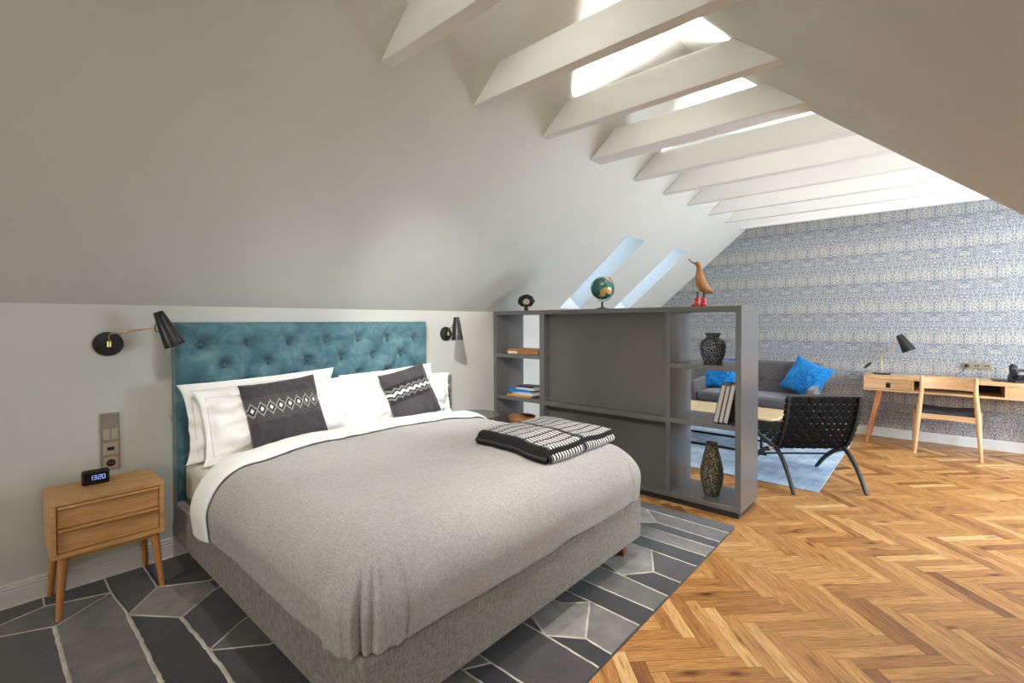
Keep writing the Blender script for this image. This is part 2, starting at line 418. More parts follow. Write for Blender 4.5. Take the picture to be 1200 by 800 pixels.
# ------------------------------------------------------------------ the setting
# floor: one mesh of herringbone planks
def make_floor():
    L, W = 0.404, 0.0637; g = 0.0009
    a = Vector((math.sqrt(.5), -math.sqrt(.5))); b = Vector((-math.sqrt(.5), -math.sqrt(.5)))
    O = Vector((2.383, 0.792)); xmin, xmax, ymin, ymax = BACK_X, END_X, FAR_Y, KNEE_Y
    rects = []
    for j in range(-22, 23):
        for i in range(-160, 161):
            oa = i*W + j*(-L-W); ob = i*W + j*(L-W)
            for (a0, a1, b0, b1, fl) in ((0, L, 0, W, 0), (L, L+W, W-L, W, 1)):
                ca, cb = oa+(a0+a1)/2, ob+(b0+b1)/2; c = O + a*ca + b*cb
                if c.x < xmin-0.3 or c.x > xmax+0.3 or c.y < ymin-0.3 or c.y > ymax+0.3: continue
                rects.append((oa+a0+g, oa+a1-g, ob+b0+g, ob+b1-g, fl))
    me = bpy.data.meshes.new('floor'); vs = []; fs = []; uvs = []; cols = []
    def clip(poly):
        for ax, lim, sg in ((0, xmin, 1), (0, xmax, -1), (1, ymin, 1), (1, ymax, -1)):
            out = []
            for k in range(len(poly)):
                p, q = poly[k-1], poly[k]; dp = (p[ax]-lim)*sg; dq = (q[ax]-lim)*sg
                if (dp >= 0) != (dq >= 0):
                    t = dp/(dp-dq); out.append(tuple(p[m]+(q[m]-p[m])*t for m in range(4)))
                if dq >= 0: out.append(q)
            poly = out
            if not poly: return poly
        return poly
    rnd = random.Random(3)
    for (a0, a1, b0, b1, fl) in rects:
        ou, ov = rnd.uniform(0, 50), rnd.uniform(0, 50); tone = min(1, max(0, rnd.gauss(0.56, 0.2))); k = rnd.random()
        pts = []
        for (p, q) in ((a0, b0), (a1, b0), (a1, b1), (a0, b1)):
            w = O + a*p + b*q
            uu, vv = ((p-a0), (q-b0)) if fl == 0 else ((q-b0), (p-a0))
            pts.append((w.x, w.y, uu+ou, vv+ov))
        pts = clip(pts)
        if len(pts) < 3: continue
        o = len(vs); vs += [(p[0], p[1], 0.0) for p in pts]; fs.append(tuple(range(o, o+len(pts))))
        uvs += [(p[2], p[3]) for p in pts]; cols += [(tone, k, 0, 1)]*len(pts)
    o = len(vs); z = -0.002      # dark bed under the joints
    vs += [(xmin-.1, ymin-.1, z), (xmax+.1, ymin-.1, z), (xmax+.1, ymax+.1, z), (xmin-.1, ymax+.1, z)]
    fs.append((o, o+1, o+2, o+3)); uvs += [(0, 0)]*4; cols += [(0, 0, 0, 1)]*4
    vs += [(xmin-.1, ymin-.1, -.05), (xmax+.1, ymin-.1, -.05), (xmax+.1, ymax+.1, -.05), (xmin-.1, ymax+.1, -.05)]
    fs.append((o+7, o+6, o+5, o+4)); uvs += [(0, 0)]*4; cols += [(0, 0, 0, 1)]*4
    me.from_pydata(vs, [], fs); me.update()
    uvl = me.uv_layers.new(name='UVMap')
    for p in me.polygons:
        for li, vi in zip(p.loop_indices, p.vertices): uvl.data[li].uv = uvs[vi]
    ca = me.color_attributes.new('Col', 'FLOAT_COLOR', 'POINT')
    for i, c in enumerate(cols): ca.data[i].color = c
    bm = bmesh.new(); bm.from_mesh(me)
    for f in bm.faces:
        if f.normal.z < 0 and f.calc_center_median().z > -0.01: f.normal_flip()
    bm.to_mesh(me); bm.free()
    me.materials.append(M['floor'])
    ob = bpy.data.objects.new('floor', me); col.objects.link(ob); return struct(ob)
make_floor()

T = 0.10
def wallpiece(name, mb, m): return struct(mb.build(name, m))
wallpiece('wall_left', B(BACK_X-T, END_X+T, KNEE_Y, KNEE_Y+T, -0.05, KNEE_Z), M['plaster'])
gable = [(KNEE_Y, -0.05), (KNEE_Y, KNEE_Z), (APEX_Y, APEX_Z+0.002), (FAR_Y, APEX_Z+0.002), (FAR_Y, -0.05)]
wallpiece('wall_far', MB().prism(gable, END_X, END_X+T, 'x'), M['paper'])
BW = (0.1, 2.3, 0.85, 2.05)           # unseen window added behind the camera for fill light: y0, y1, z0, z1
zl = lambda y: KNEE_Z + SLOPE*(KNEE_Y-y) if y > APEX_Y else KNEE_Z + SLOPE*(y-NEAR_Y)
wb = MB(); xa_, xb_ = BACK_X-T, BACK_X
wb.prism([(KNEE_Y, -0.05), (KNEE_Y, KNEE_Z), (BW[1], zl(BW[1])), (BW[1], -0.05)], xa_, xb_, 'x')
wb.prism([(BW[0], -0.05), (BW[0], zl(BW[0])), (NEAR_Y, KNEE_Z), (NEAR_Y, -0.05)], xa_, xb_, 'x')
wb.prism([(BW[1], BW[3]), (BW[1], zl(BW[1])), (APEX_Y, APEX_Z), (BW[0], zl(BW[0])), (BW[0], BW[3])], xa_, xb_, 'x')
wb.box(xa_, xb_, BW[0], BW[1], -0.05, BW[2])
wallpiece('wall_back', wb, M['plaster'])
wallpiece('wall_near', B(BACK_X-T, SPLIT_X, NEAR_Y-T, NEAR_Y, -0.05, KNEE_Z), M['plaster'])
part = [(NEAR_Y, -0.05), (NEAR_Y, KNEE_Z+0.002), (APEX_Y, APEX_Z+0.002), (FAR_Y, APEX_Z+0.002), (FAR_Y, -0.05)]
wallpiece('wall_partition', MB().prism(part, SPLIT_X-0.012, SPLIT_X+0.002, 'x'), M['plaster'])

def slab(name, P0, U, V, holes, ulen, vlen, th, m):
    """ceiling sheet P0 + u*U + v*V with rectangular openings and their reveals of depth th along U x V (outward)"""
    U = Vector(U).normalized(); V = Vector(V).normalized(); N = U.cross(V).normalized(); P0 = Vector(P0)
    if N.z < 0: N = -N
    us = sorted({0.0, ulen, *[h[0] for h in holes], *[h[1] for h in holes]})
    vs_ = sorted({0.0, vlen, *[h[2] for h in holes], *[h[3] for h in holes]})
    mb = MB()
    pt = lambda u, v, d=0.0: P0 + U*u + V*v + N*d
    for i in range(len(us)-1):
        for j in range(len(vs_)-1):
            cu, cv = (us[i]+us[i+1])/2, (vs_[j]+vs_[j+1])/2
            if any(h[0] < cu < h[1] and h[2] < cv < h[3] for h in holes): continue
            for d in (0.0, th):
                mb.add([pt(us[i], vs_[j], d), pt(us[i+1], vs_[j], d), pt(us[i+1], vs_[j+1], d), pt(us[i], vs_[j+1], d)], [(0, 1, 2, 3)])
    loops = [(0.0, ulen, 0.0, vlen)] + list(holes)
    for (a, b, c, d) in loops:
        q = [(a, c), (b, c), (b, d), (a, d)]
        for k in range(4):
            p, r = q[k], q[(k+1) % 4]
            mb.add([pt(*p), pt(*r), pt(*r, th), pt(*p, th)], [(0, 1, 2, 3)])
    o = mb.build(name, m, weld=True, recalc=False)
    return struct(o), pt, N

sl = math.hypot(1, SLOPE)
def vz(z): return (z-KNEE_Z)/SLOPE*sl           # distance up the slope for a height
VL = vz(APEX_Z)
low = [(4.62, 5.05), (5.86, 6.29)]
h_low = [(a-BACK_X, b-BACK_X, vz(1.56), vz(2.31)) for a, b in low]
TH = 0.26
cl, ptL, NL = slab('ceiling_left', (BACK_X, KNEE_Y, KNEE_Z), (1, 0, 0), (0, -1, SLOPE), h_low, END_X-BACK_X, VL, TH, M['plaster'])
near_added_w = [(-1.15, -0.35), (0.20, 1.00)]                      # unseen roof windows beside the camera, added to light the bed
h_right = [(a-BACK_X, b-BACK_X, vz(1.65), vz(2.36)) for a, b in near_added_w]
cr, ptR, NR = slab('ceiling_right', (BACK_X, NEAR_Y, KNEE_Z), (1, 0, 0), (0, 1, SLOPE), h_right, SPLIT_X-BACK_X, VL, TH, M['plaster'])
cf, ptF, NF = slab('ceiling_far', (SPLIT_X, FAR_Y, APEX_Z), (1, 0, 0), (0, 1, 0), [], END_X-SPLIT_X, APEX_Y-FAR_Y, TH, M['plaster'])

# windows in the far right wall of the wide end (outside the picture, they light it)
wz0, wz1 = 0.75, 2.35
wr = [(3.9, 5.1), (5.5, 6.7)]
def wall_with_openings():
    mb = MB(); y0, y1 = FAR_Y-T, FAR_Y
    xs = [SPLIT_X, wr[0][0], wr[0][1], wr[1][0], wr[1][1], END_X+T]
    for i in range(5):
        if i in (1, 3):
            mb.box(xs[i], xs[i+1], y0, y1, -0.05, wz0); mb.box(xs[i], xs[i+1], y0, y1, wz1, APEX_Z)
        else: mb.box(xs[i], xs[i+1], y0, y1, -0.05, APEX_Z)
    return mb
wallpiece('wall_right', wall_with_openings(), M['plaster'])

M['frame'] = mat('white_window_frame', (232, 232, 230), 0.4)
wn = [0]
def window_at(pt, rect, depth, nameglass=True, fr=0.035):
    wn[0] += 1
    u0, u1, v0, v1 = rect
    mb = MB()
    def q(a, b, c, d):
        vs = [pt(x, y, z) for z in (depth-0.04, depth) for y in (c, d) for x in (a, b)]
        mb.add(vs, [(0, 2, 3, 1), (4, 5, 7, 6), (0, 1, 5, 4), (2, 6, 7, 3), (0, 4, 6, 2), (1, 3, 7, 5)])
    q(u0, u0+fr, v0, v1); q(u1-fr, u1, v0, v1); q(u0+fr, u1-fr, v0, v0+fr); q(u0+fr, u1-fr, v1-fr, v1)
    w = struct(mb.build('window_%d' % wn[0], M['frame']))
    g = MB(); d = depth-0.02
    g.add([pt(u0+fr, v0+fr, d), pt(u1-fr, v0+fr, d), pt(u1-fr, v1-fr, d), pt(u0+fr, v1-fr, d)], [(0, 1, 2, 3)])
    gp = g.build('glass', M['glass'], parent=w)
    return w
def daylight(pt, rect, depth, N, energy, color, spread=180):
    """the sky seen through an opening: an area light of the opening's size just outside the glass"""
    u0, u1, v0, v1 = rect
    a, b, c = pt(u0, v0, depth), pt(u1, v0, depth), pt(u0, v1, depth)
    ctr = (b + c)/2
    ld = bpy.data.lights.new('daylight', 'AREA'); ld.shape = 'RECTANGLE'; ld.size = (b-a).length; ld.size_y = (c-a).length
    ld.energy = energy; ld.color = color; ld.spread = R(spread)
    o = bpy.data.objects.new('daylight', ld); col.objects.link(o)
    z = -(-N); x = (b-a).normalized(); y = z.cross(x)
    mtx = Matrix((x, y, z)).transposed().to_4x4(); mtx.translation = ctr; o.matrix_world = mtx
    return o
SKYW = (1.0, 0.985, 0.96)
E_NEAR, E_BACK, E_RIGHT = 4, 36, 145
E_STRIP, E_STRIP_FAR = 38.0, 44.0
E_SPOT = (86, 115, 150, 320)
for r_ in h_low: window_at(ptL, r_, TH, fr=0.02); daylight(ptL, r_, TH+0.02, NL, 3.4, (0.34, 0.62, 1.0))
for r_ in h_right: window_at(ptR, r_, TH, fr=0.03); daylight(ptR, r_, TH+0.02, NR, E_NEAR, (1.0, 0.985, 0.94), 150)  # fill light through the added roof windows
def ptW(u, v, d=0.0): return Vector((u, FAR_Y-d, v))
def ptB(u, v, d=0.0): return Vector((BACK_X-d, u, v))
window_at(ptB, BW, 0.07); daylight(ptB, BW, T+0.02, Vector((-1, 0, 0)), E_BACK, (1.0, 0.95, 0.80), 130)  # warm fill light through the added back window
for a, b in wr:
    r_ = (a, b, wz0, wz1); window_at(ptW, r_, 0.07); daylight(ptW, r_, T+0.02, Vector((0, -1, 0)), E_RIGHT, (0.78, 0.88, 1.0))

# skirting boards
def skirting(name, prof, a0, a1, axis):
    return struct(MB().prism(prof, a0, a1, axis).build(name, M['base']))
g = KNEE_Y
prof = [(g, 0.0), (g-0.022, 0.0), (g-0.022, 0.012), (g-0.018, 0.016), (g-0.018, 0.086), (g-0.014, 0.089), (g-0.014, 0.094), (g-0.018, 0.097),
        (g-0.018, 0.101), (g-0.012, 0.105), (g-0.012, 0.110), (g-0.015, 0.113), (g-0.013, 0.118), (g-0.006, 0.122), (g, 0.124)]
M['base_wall'] = mat('skirting_in_wall_colour', (218, 215, 208), 0.6)
struct(MB().prism(prof, BACK_X, END_X, 'x').build('baseboard_left', M['base_wall']))
e = END_X
struct(MB().prism([(e, 0), (e-0.018, 0), (e-0.018, 0.095), (e-0.012, 0.105), (e, 0.108)], FAR_Y, KNEE_Y, 'y').build('baseboard_far', M['base']))

# collar beams
beams = [(1.336, 1.410), (1.963, 2.036), (2.610, 2.680), (3.230, 3.392), (3.950, 4.022), (4.573, 4.655), (5.192, 5.253), (5.825, 5.885), (6.425, 6.487), (7.040, 7.105)]
bl = ['white collar beam nearest the camera, cut by the top edge of the photo',
      'second white collar beam from the camera, above the bed throw',
      'third white collar beam from the camera, in front of the brightest strip-lit roof patch',
      'thick white collar beam at the end of the right-hand roof slope',
      'white collar beam just beyond the thick one, with a thin bright line above it',
      'sixth white collar beam, second beyond the thick one',
      'seventh white collar beam from the camera, fourth before the papered wall',
      'eighth white collar beam from the camera, above the sofa table',
      'white collar beam last but one before the papered wall',
      'white collar beam lying right against the papered wall']
yl = lambda z: KNEE_Y - (z-KNEE_Z)/SLOPE
for i, (x0, x1) in enumerate(beams):
    if x1 < SPLIT_X: yr0, yr1 = NEAR_Y+(BEAM_Z0-KNEE_Z)/SLOPE, NEAR_Y+(BEAM_Z1-KNEE_Z)/SLOPE
    else: yr0 = yr1 = FAR_Y
    o = MB().prism([(yl(BEAM_Z0), BEAM_Z0), (yl(BEAM_Z1), BEAM_Z1), (yr1, BEAM_Z1), (yr0, BEAM_Z0)], x0, x1, 'x').build('roof_beam', M['beam'], bevel=0.003, off=((x0+x1)/2, 1.3, BEAM_Z0))
    tag(o, bl[i], 'beam', 'collar beams under the roof')

# light strips lying on every second beam, shining up at the roof
sl_ = {0: 'on the beam nearest the camera', 2: 'on the third beam from the camera', 4: 'on the beam just beyond the thick one', 6: 'on the seventh beam from the camera', 8: 'on the last beam but one before the papered wall'}
M['strip_diffuser'] = mat_emit('strip_diffuser', (255, 250, 238), 1.0)
for i in (0, 2, 4, 6, 8):
    x0, x1 = beams[i]; xc = (x0+x1)/2
    ya, yb = (0.84, 1.755) if x1 < SPLIT_X else (FAR_Y+0.1, 1.755)
    z = BEAM_Z1
    t = thing('light_strip', 'slim white light strip hidden ' + sl_[i], 'light', (xc, (ya+yb)/2, z+0.0003), group='light strips on the beams')
    ch = MB(); ch.box(xc-0.022, xc+0.022, ya, yb, z+0.0003, z+0.003); ch.box(xc-0.022, xc-0.020, ya, yb, z+0.003, z+0.010); ch.box(xc+0.020, xc+0.022, ya, yb, z+0.003, z+0.010)
    ch.build('channel', M['frame'], t)
    B(xc-0.0195, xc+0.0195, ya, yb, z+0.0035, z+0.005).build('diffuser', M['strip_diffuser'], t)
    ld = bpy.data.lights.new('strip_glow', 'AREA'); ld.shape = 'RECTANGLE'; ld.size = 0.036; ld.size_y = yb-ya
    ld.energy = E_STRIP if x1 < SPLIT_X else E_STRIP_FAR; ld.color = (1.0, 0.985, 0.955); ld.spread = R(118)
    lo = bpy.data.objects.new('strip_glow', ld); col.objects.link(lo)
    lo.matrix_world = Matrix.Translation((xc, (ya+yb)/2, z+0.008)) @ Matrix.Rotation(PI, 4, 'X')

# ------------------------------------------------------------------ rug under the bed
def make_rug():
    mb = MB(); mb.c = {}
    X0, X1, Y0, Y1, H = -0.75, 3.40, 0.993, 3.372, 0.010
    K = {'k': (44, 42, 46), 'd': (72, 68, 71), 'm': (108, 105, 103), 'g': (128, 125, 121), 'l': (160, 157, 150), 'w': (228, 222, 206)}
    # body
    o = mb.add([(x, y, z) for z in (0.0, H) for (x, y) in ((X0, Y0), (X1-.03, Y0), (X1, Y0+.02), (X1, Y1), (X0, Y1))],
               [(4, 3, 2, 1, 0), (5, 6, 7, 8, 9)] + [(i, (i+1) % 5, 5+(i+1) % 5, 5+i) for i in range(5)])
    for i in range(o, o+10): mb.c[i] = lin(K['d'])
    z1 = H+0.0012
    def cell(k, pts):
        pts = [(min(X1-0.004, max(X0+.004, p[0])), min(Y1-0.004, max(Y0+.004, p[1]))) for p in pts]
        o = mb.add([(x, y, z1) for x, y in pts], [tuple(range(len(pts)))])
        for i in range(o, o+len(pts)): mb.c[i] = lin(K[k])
    def line(pts, w=0.011):
        for (a, b) in zip(pts[:-1], pts[1:]):
            a = Vector(a); b = Vector(b); t = (b-a).normalized(); n = Vector((-t.y, t.x))*w/2; n2 = n*0.45
            prev = None; N = max(2, int((b-a).length/0.03))
            for s_ in range(N+1):
                p = a+(b-a)*(s_/N) + n*nz(a.x*9+s_*0.7, a.y*9)*0.6
                ring = [(p.x-n.x, p.y-n.y, z1-0.001), (p.x-n2.x, p.y-n2.y, z1+0.0025), (p.x+n2.x, p.y+n2.y, z1+0.0025), (p.x+n.x, p.y+n.y, z1-0.001)]
                o = mb.add(ring, [])
                for i in range(o, o+4): mb.c[i] = lin(K['w'])
                if prev is not None:
                    for q in range(3): mb.f.append((prev+q, prev+q+1, o+q+1, o+q))
                prev = o
    ym = 2.0
    # foot side: stripes running away from the rug's long edge (x, in metres from the camera's foot)
    cell('d', [(3.257, .99), (3.40, .99), (3.40, 3.37), (3.28, 3.37), (3.276, 1.581)])
    cell('m', [(3.087, .99), (3.257, .99), (3.276, 1.581), (3.107, 1.423)])
    cell('l', [(3.107, 1.423), (3.276, 1.581), (3.27, 2.0), (3.0, 2.1), (2.98, 1.56)])
    cell('k', [(2.986, .99), (3.087, .99), (3.107, 1.423), (2.98, 1.56)])
    cell('g', [(2.847, .99), (2.986, .99), (2.993, 1.5), (2.98, 2.2), (2.847, 2.2)])
    cell('k', [(2.692, .99), (2.847, .99), (2.847, 2.2), (2.709, 2.2)])
    cell('d', [(2.467, .99), (2.692, .99), (2.703, 1.271), (2.476, 1.153)])
    cell('l', [(2.476, 1.153), (2.703, 1.271), (2.709, 2.0), (2.5, 1.7), (2.329, 1.27)])
    cell('k', [(2.303, .99), (2.467, .99), (2.476, 1.153), (2.329, 1.27)])
    cell('k', [(2.329, 1.27), (2.5, 1.7), (2.3, 1.8)])
    cell('m', [(2.144, .99), (2.303, .99), (2.329, 1.27), (2.3, 2.2), (2.161, 2.2)])
    cell('k', [(1.994, .99), (2.144, .99), (2.161, 2.2), (2.004, 2.2)])
    cell('g', [(1.743, .99), (1.994, .99), (2.005, 1.268), (1.756, 1.13)])
    cell('l', [(1.756, 1.13), (2.005, 1.268), (1.90, 1.364), (1.85, 1.8), (1.658, 1.276)])
    cell('k', [(1.642, .99), (1.743, .99), (1.756, 1.13), (1.658, 1.276)])
    cell('d', [(1.377, .99), (1.642, .99), (1.658, 1.276), (1.66, 2.2), (1.38, 2.2)])
    cell('k', [(1.28, .99), (1.377, .99), (1.377, 1.34), (1.27, 1.40)])
    cell('g', [(1.05, .99), (1.28, .99), (1.27, 1.40), (1.377, 1.34), (1.38, 2.0), (1.05, 1.6)])
    cell('m', [(0.82, .99), (1.05, .99), (1.05, 1.6), (0.82, 1.8)])
    for pts in ([(3.257, .995), (3.276, 1.581), (3.28, 3.36)], [(3.087, .995), (3.107, 1.423), (3.276, 1.581)], [(3.107, 1.423), (2.98, 1.56)],
                [(2.986, .995), (2.993, 1.5), (2.98, 2.2)], [(2.847, .995), (2.847, 2.2)], [(2.692, .995), (2.703, 1.271), (2.709, 2.2)],
                [(2.703, 1.271), (2.476, 1.153)], [(2.467, .995), (2.476, 1.153), (2.329, 1.27), (2.5, 1.7)], [(2.303, .995), (2.329, 1.27), (2.3, 2.2)],
                [(2.144, .995), (2.161, 2.2)], [(1.994, .995), (2.005, 1.268), (2.004, 2.2)], [(2.005, 1.268), (1.756, 1.13)], [(1.994, 1.268), (1.90, 1.364), (1.85, 1.8)],
                [(1.743, .995), (1.756, 1.13), (1.658, 1.276), (1.72, 1.40)], [(1.642, .995), (1.658, 1.276), (1.66, 2.2)],
                [(1.377, .995), (1.377, 1.34), (1.38, 2.2)], [(1.377, 1.34), (1.27, 1.40)], [(1.28, .995), (1.27, 1.6)]):
        line(pts)
    # head side, left of the bed
    V1, V2, V3, V4, V5, V6 = (.452, 3.37), (.450, 3.165), (.467, 2.865), (.620, 3.051), (.621, 3.37), (.629, 2.647)
    V7, V7b, V8, V9 = (.212, 3.26), (.213, 3.37), (.224, 3.007), (.641, 2.292)
    XL = X0+.01
    cell('d', [(XL, 3.05), (.06, 3.209), V7, V7b, (XL, 3.37)])
    cell('k', [V7, V2, V1, V7b])
    cell('m', [(XL, 3.0), (.057, 3.091), V8, V2, V7, (.06, 3.209), (XL, 3.05)])
    cell('d', [(XL, 3.0), (.057, 3.091), V8, (.225, 2.489), (.23, 1.9), (XL, 1.9)])
    cell('g', [V8, V2, V3, (.461, 2.219), (.45, 1.5), (.23, 1.5), (.225, 2.489)])
    cell('d', [V1, V2, V3, V4, V5])
    cell('k', [V4, V5, (1.2, 3.37), (1.2, 2.93), (.821, 2.915)])
    cell('l', [V3, V4, (.821, 2.915), (.82, 2.799), V6])
    cell('k', [V3, V6, V9, (.639, 2.016), (.63, 1.5), (.46, 1.5), (.461, 2.219)])
    cell('d', [V6, (.82, 2.799), (1.3, 2.9), (1.2, 2.5), (.815, 2.407), V9])
    cell('m', [V9, (.815, 2.407), (1.2, 2.5), (1.2, 2.1), (.823, 2.138)])
    cell('d', [V9, (.823, 2.138), (1.2, 2.1), (1.2, 1.5), (.63, 1.5), (.639, 2.016)])
    cell('m', [(XL, 1.9), (.23, 1.9), (.23, 1.5), (.45, 1.5), (.45, .99), (XL, .99)])
    cell('d', [(.45, .99), (.82, .99), (.82, 1.5), (.45, 1.5)])
    for pts in ([V7b, V7], [(XL, 3.05), (.06, 3.209), V7, V2], [(XL, 3.0), (.057, 3.091), V8], [V2, V8], [V1, V2, V3], [V3, V4, V5], [V4, (.821, 2.915), (1.2, 2.93)], [V3, V6, (.82, 2.799), (1.2, 2.9)],
                [V9, (.815, 2.407), (1.2, 2.5)], [V9, (.823, 2.138), (1.2, 2.1)]): line(pts, 0.010)
    for pts in ([V8, (.225, 2.489), (.23, 1.5)], [V3, (.461, 2.219), (.45, 1.0)], [V6, V9, (.639, 2.016), (.63, 1.0)]): line(pts, 0.020)
    o = mb.build('patterned_rug', M['rug'], off=(1.3, 2.2, 0.0), recalc=False)
    o.location.z = 0.0005
    return tag(o, 'grey patchwork wool rug with cream lines, lying under the bed', 'rug')
make_rug()

# ------------------------------------------------------------------ bed
bed = thing('double_bed', 'wide bed with tufted teal velvet headboard and grey fabric base', 'bed', (1.68, 2.3, 0.012))
BX0, BX1, BY0, BY1 = 0.765, 2.60, 1.285, 3.30
B(BX0, BX1, BY0, BY1-0.01, 0.125, 0.365).build('base', M['bedbase'], bed, bevel=0.018, seg=3)
def headboard():
    x0, x1, z0, z1, yf = 0.776, 2.607, 0.14, 1.405, 3.31
    rows = []
    pitch = 0.262
    for r_, z in enumerate((1.268, 1.137, 1.006, 0.875, 0.744)):
        xs = [0.905+pitch*i for i in range(7)] if r_ % 2 == 0 else [1.03+pitch*i for i in range(6)]
        rows += [(x, z) for x in xs]
    def h(x, z):
        e = min(x-x0, x1-x, z1-z)
        edge = (1-math.exp(-max(e, 0)/0.018))
        d1 = 0.0; cr = 0.0
        for bx, bz in rows:
            dx, dz = x-bx, z-bz; d = math.hypot(dx, dz)
            if d < 0.30:
                d1 += math.exp(-(d/0.035)**2)*0.036 + math.exp(-(d/0.085)**2)*0.024
                # soft pleats leaving each button towards its diagonal neighbours
                for sx in (-1, 1):
                    for sz in (-1, 1):
                        ux, uz = sx*0.707, sz*0.707; t = dx*ux+dz*uz; w = abs(dx*uz-dz*ux)
                        if t > 0: cr = max(cr, math.exp(-(w/0.014)**2)*math.exp(-t/0.07)*0.010)
                w = abs(dz)
                cr = max(cr, math.exp(-(w/0.010)**2)*math.exp(-abs(dx)/0.10)*0.009)
        return 0.045*edge - d1*1.0 - cr + 0.004*nz(x*6, z*6)
    mb = MB(); nu, nv = 240, 165
    mb.grid(lambda u, v: (x0+(x1-x0)*u, yf-h(x0+(x1-x0)*u, z0+(z1-z0)*v)*1.0, z0+(z1-z0)*v), nu, nv)
    # back and sides
    yb = 3.385
    mb.add([(x0, yb, z0), (x1, yb, z0), (x1, yb, z1), (x0, yb, z1)], [(0, 1, 2, 3)])
    for (a, b) in (((x0, z0), (x0, z1)), ((x0, z1), (x1, z1)), ((x1, z1), (x1, z0)), ((x1, z0), (x0, z0))):
        mb.add([(a[0], yf, a[1]), (b[0], yf, b[1]), (b[0], yb, b[1]), (a[0], yb, a[1])], [(0, 1, 2, 3)])
    hb = mb.build('headboard', M['velvet'], bed, smooth=True, recalc=False, autosmooth=50)
    for bx, bz in rows:
        if bz < 0.95: continue
        m_ = Matrix.Rotation(R(90), 3, 'X')
        b_ = MB().lathe([(0.0005, 0.0), (0.010, 0.0), (0.012, 0.003), (0.009, 0.007), (0.004, 0.009), (0.0005, 0.0095)], (bx, yf-0.004, bz), 14, m_)
        b_.build('button', M['button'], hb, smooth=True)
headboard()
for (lx, ly) in ((0.86, 1.38), (2.52, 1.38), (0.86, 3.22), (2.52, 3.22)):
    sx = 1 if lx > 1.5 else -1
    MB().bar((lx+sx*0.02, ly, 0.0), (lx, ly, 0.13), 0.036, 0.055).build('leg', M['walnut'], bed, bevel=0.003, off=(1.68, 2.3, -0.0))
for ch in bed.children:
    if ch.name.startswith('leg'): pass

mt = MB(); mt.box(0.795, 2.57, 1.36, 3.245, 0.367, 0.60)
o = mt.build('mattress', M['mattress'], None, bevel=0.045, seg=4, off=(1.68, 2.3, 0.367))
tag(o, 'white covered mattress on the grey bed base, its side bare near the headboard', 'mattress')

# duvet: sheet draped over three sides, built by perimeter so the foot corners turn
def drape(xi0, xi1, yi, yh_fn, top, rad, hem, side_head, nd=26, name='duvet', crease=True, dmax=None, lift=0.0, yh_side=None):
    """xi0..xi1, yi: inner flat rectangle; head edge y = yh_fn(x)"""
    pass

def duvet_mesh(off_out, y_head_top, y_head_side, y_foot_lim=None, extra=0.0, hemz=0.372, noise_amp=1.0):
    XA, XB, YF = 0.915, 2.45, 1.46; TOP = 0.690+extra; RAD = 0.20+extra
    mb = MB(); nx, ny = 64, 60; nd = 30; nc = 22
    def head(x):
        t = sstep(XA-0.02, XA+0.40, x)*sstep(XB+0.02, XB-0.22, x)
        return y_head_side*(1-t)+y_head_top*t
    def topz(x, y):
        z = TOP + noise_amp*(0.010*nz(x*2.1, y*2.3, 1.7) + 0.004*nz(x*7, y*6, 4.0) + 0.0016*nz(x*22, y*18, 9.0))
        z += 0.012*math.exp(-((x-1.7)/0.6)**2) - 0.018*sstep(1.75, YF, y)
        return z
    def prof(d, px, py, nx_, ny_, corner=0.0):
        arc = RAD*PI/2
        if d < arc: out = RAD*math.sin(d/RAD); dz = RAD*(1-math.cos(d/RAD))
        else: out = RAD - (d-arc)*0.10; dz = RAD+(d-arc)
        s = px*ny_ - py*nx_ 
        wr_ = noise_amp*(0.010*nz(s*5, d*3, 2.0) + 0.003*nz(s*17, d*9, 5.0))*sstep(0.03, 0.25, d)
        out += wr_
        return out, dz
    def P(px, py, nx_, ny_, d, ang=None, bx=None, by=None):
        out, dz = prof(d, px, py, nx_, ny_)
        z = topz(px + nx_*out*0.5, py+ny_*out*0.5) - dz
        if ang is not None:     # corner: gathered pleat
            cg = math.exp(-((ang-0.50)/0.035)**2)*0.030 + math.exp(-((ang-0.62)/0.03)**2)*0.012 + math.exp(-((ang-0.74)/0.03)**2)*0.008
            k_ = sstep(0.10, 0.30, d)
            out -= cg*k_
            out += 0.004*k_*math.sin(ang*34+2)*sstep(0.4, 0.6, ang)
            out += 0.030*math.sin(ang*PI)*k_*(1.0 if ang < 0.48 else 0.75)
        hz = hemz + 0.012*nz(px*3+nx_, py*3+ny_*2, 7.0)
        z = max(z, hz)
        return (px+nx_*out, py+ny_*out, z)
    D = RAD*PI/2 + (TOP-RAD-hemz) + 0.06
    # top
    def ftop(u, v):
        x = XA+(XB-XA)*u; y = YF+(head(x)-YF)*v
        return (x, y, topz(x, y))
    mb.grid(ftop, nx, ny)
    for (X, s_) in ((XA, -1), (XB, 1)):
        def fs(u, v, X=X, s_=s_):
            d = D*u; yy = YF+((head(X) + (d*0.02))-YF)*v
            return P(X, yy, s_, 0, d)
        mb.grid(fs, nd, ny)
    def ff(u, v): return P(XA+(XB-XA)*u, YF, 0, -1, D*v)
    mb.grid(ff, nx, nd)
    def fc(u, v):      # left foot corner, ang 0 = left side, 1 = foot
        a = PI + u*PI/2; return P(XA, YF, math.cos(a), math.sin(a), D*v, ang=u)
    mb.grid(fc, nc*4, nd)
    def fc2(u, v):
        a = 1.5*PI + u*PI/2; return P(XB, YF, math.cos(a), math.sin(a), D*v, ang=1-u)
    mb.grid(fc2, nc*4, nd)
    return mb, topz, head, P, D, XA, XB, YF
mb, dtop, dhead, dP, dD, XA, XB, YF = duvet_mesh(0, 2.68, 2.57)
duvet = thing('duvet', 'plump grey linen duvet with white sheet turned over its top edge', 'duvet', (1.68, 2.1, 0.37))
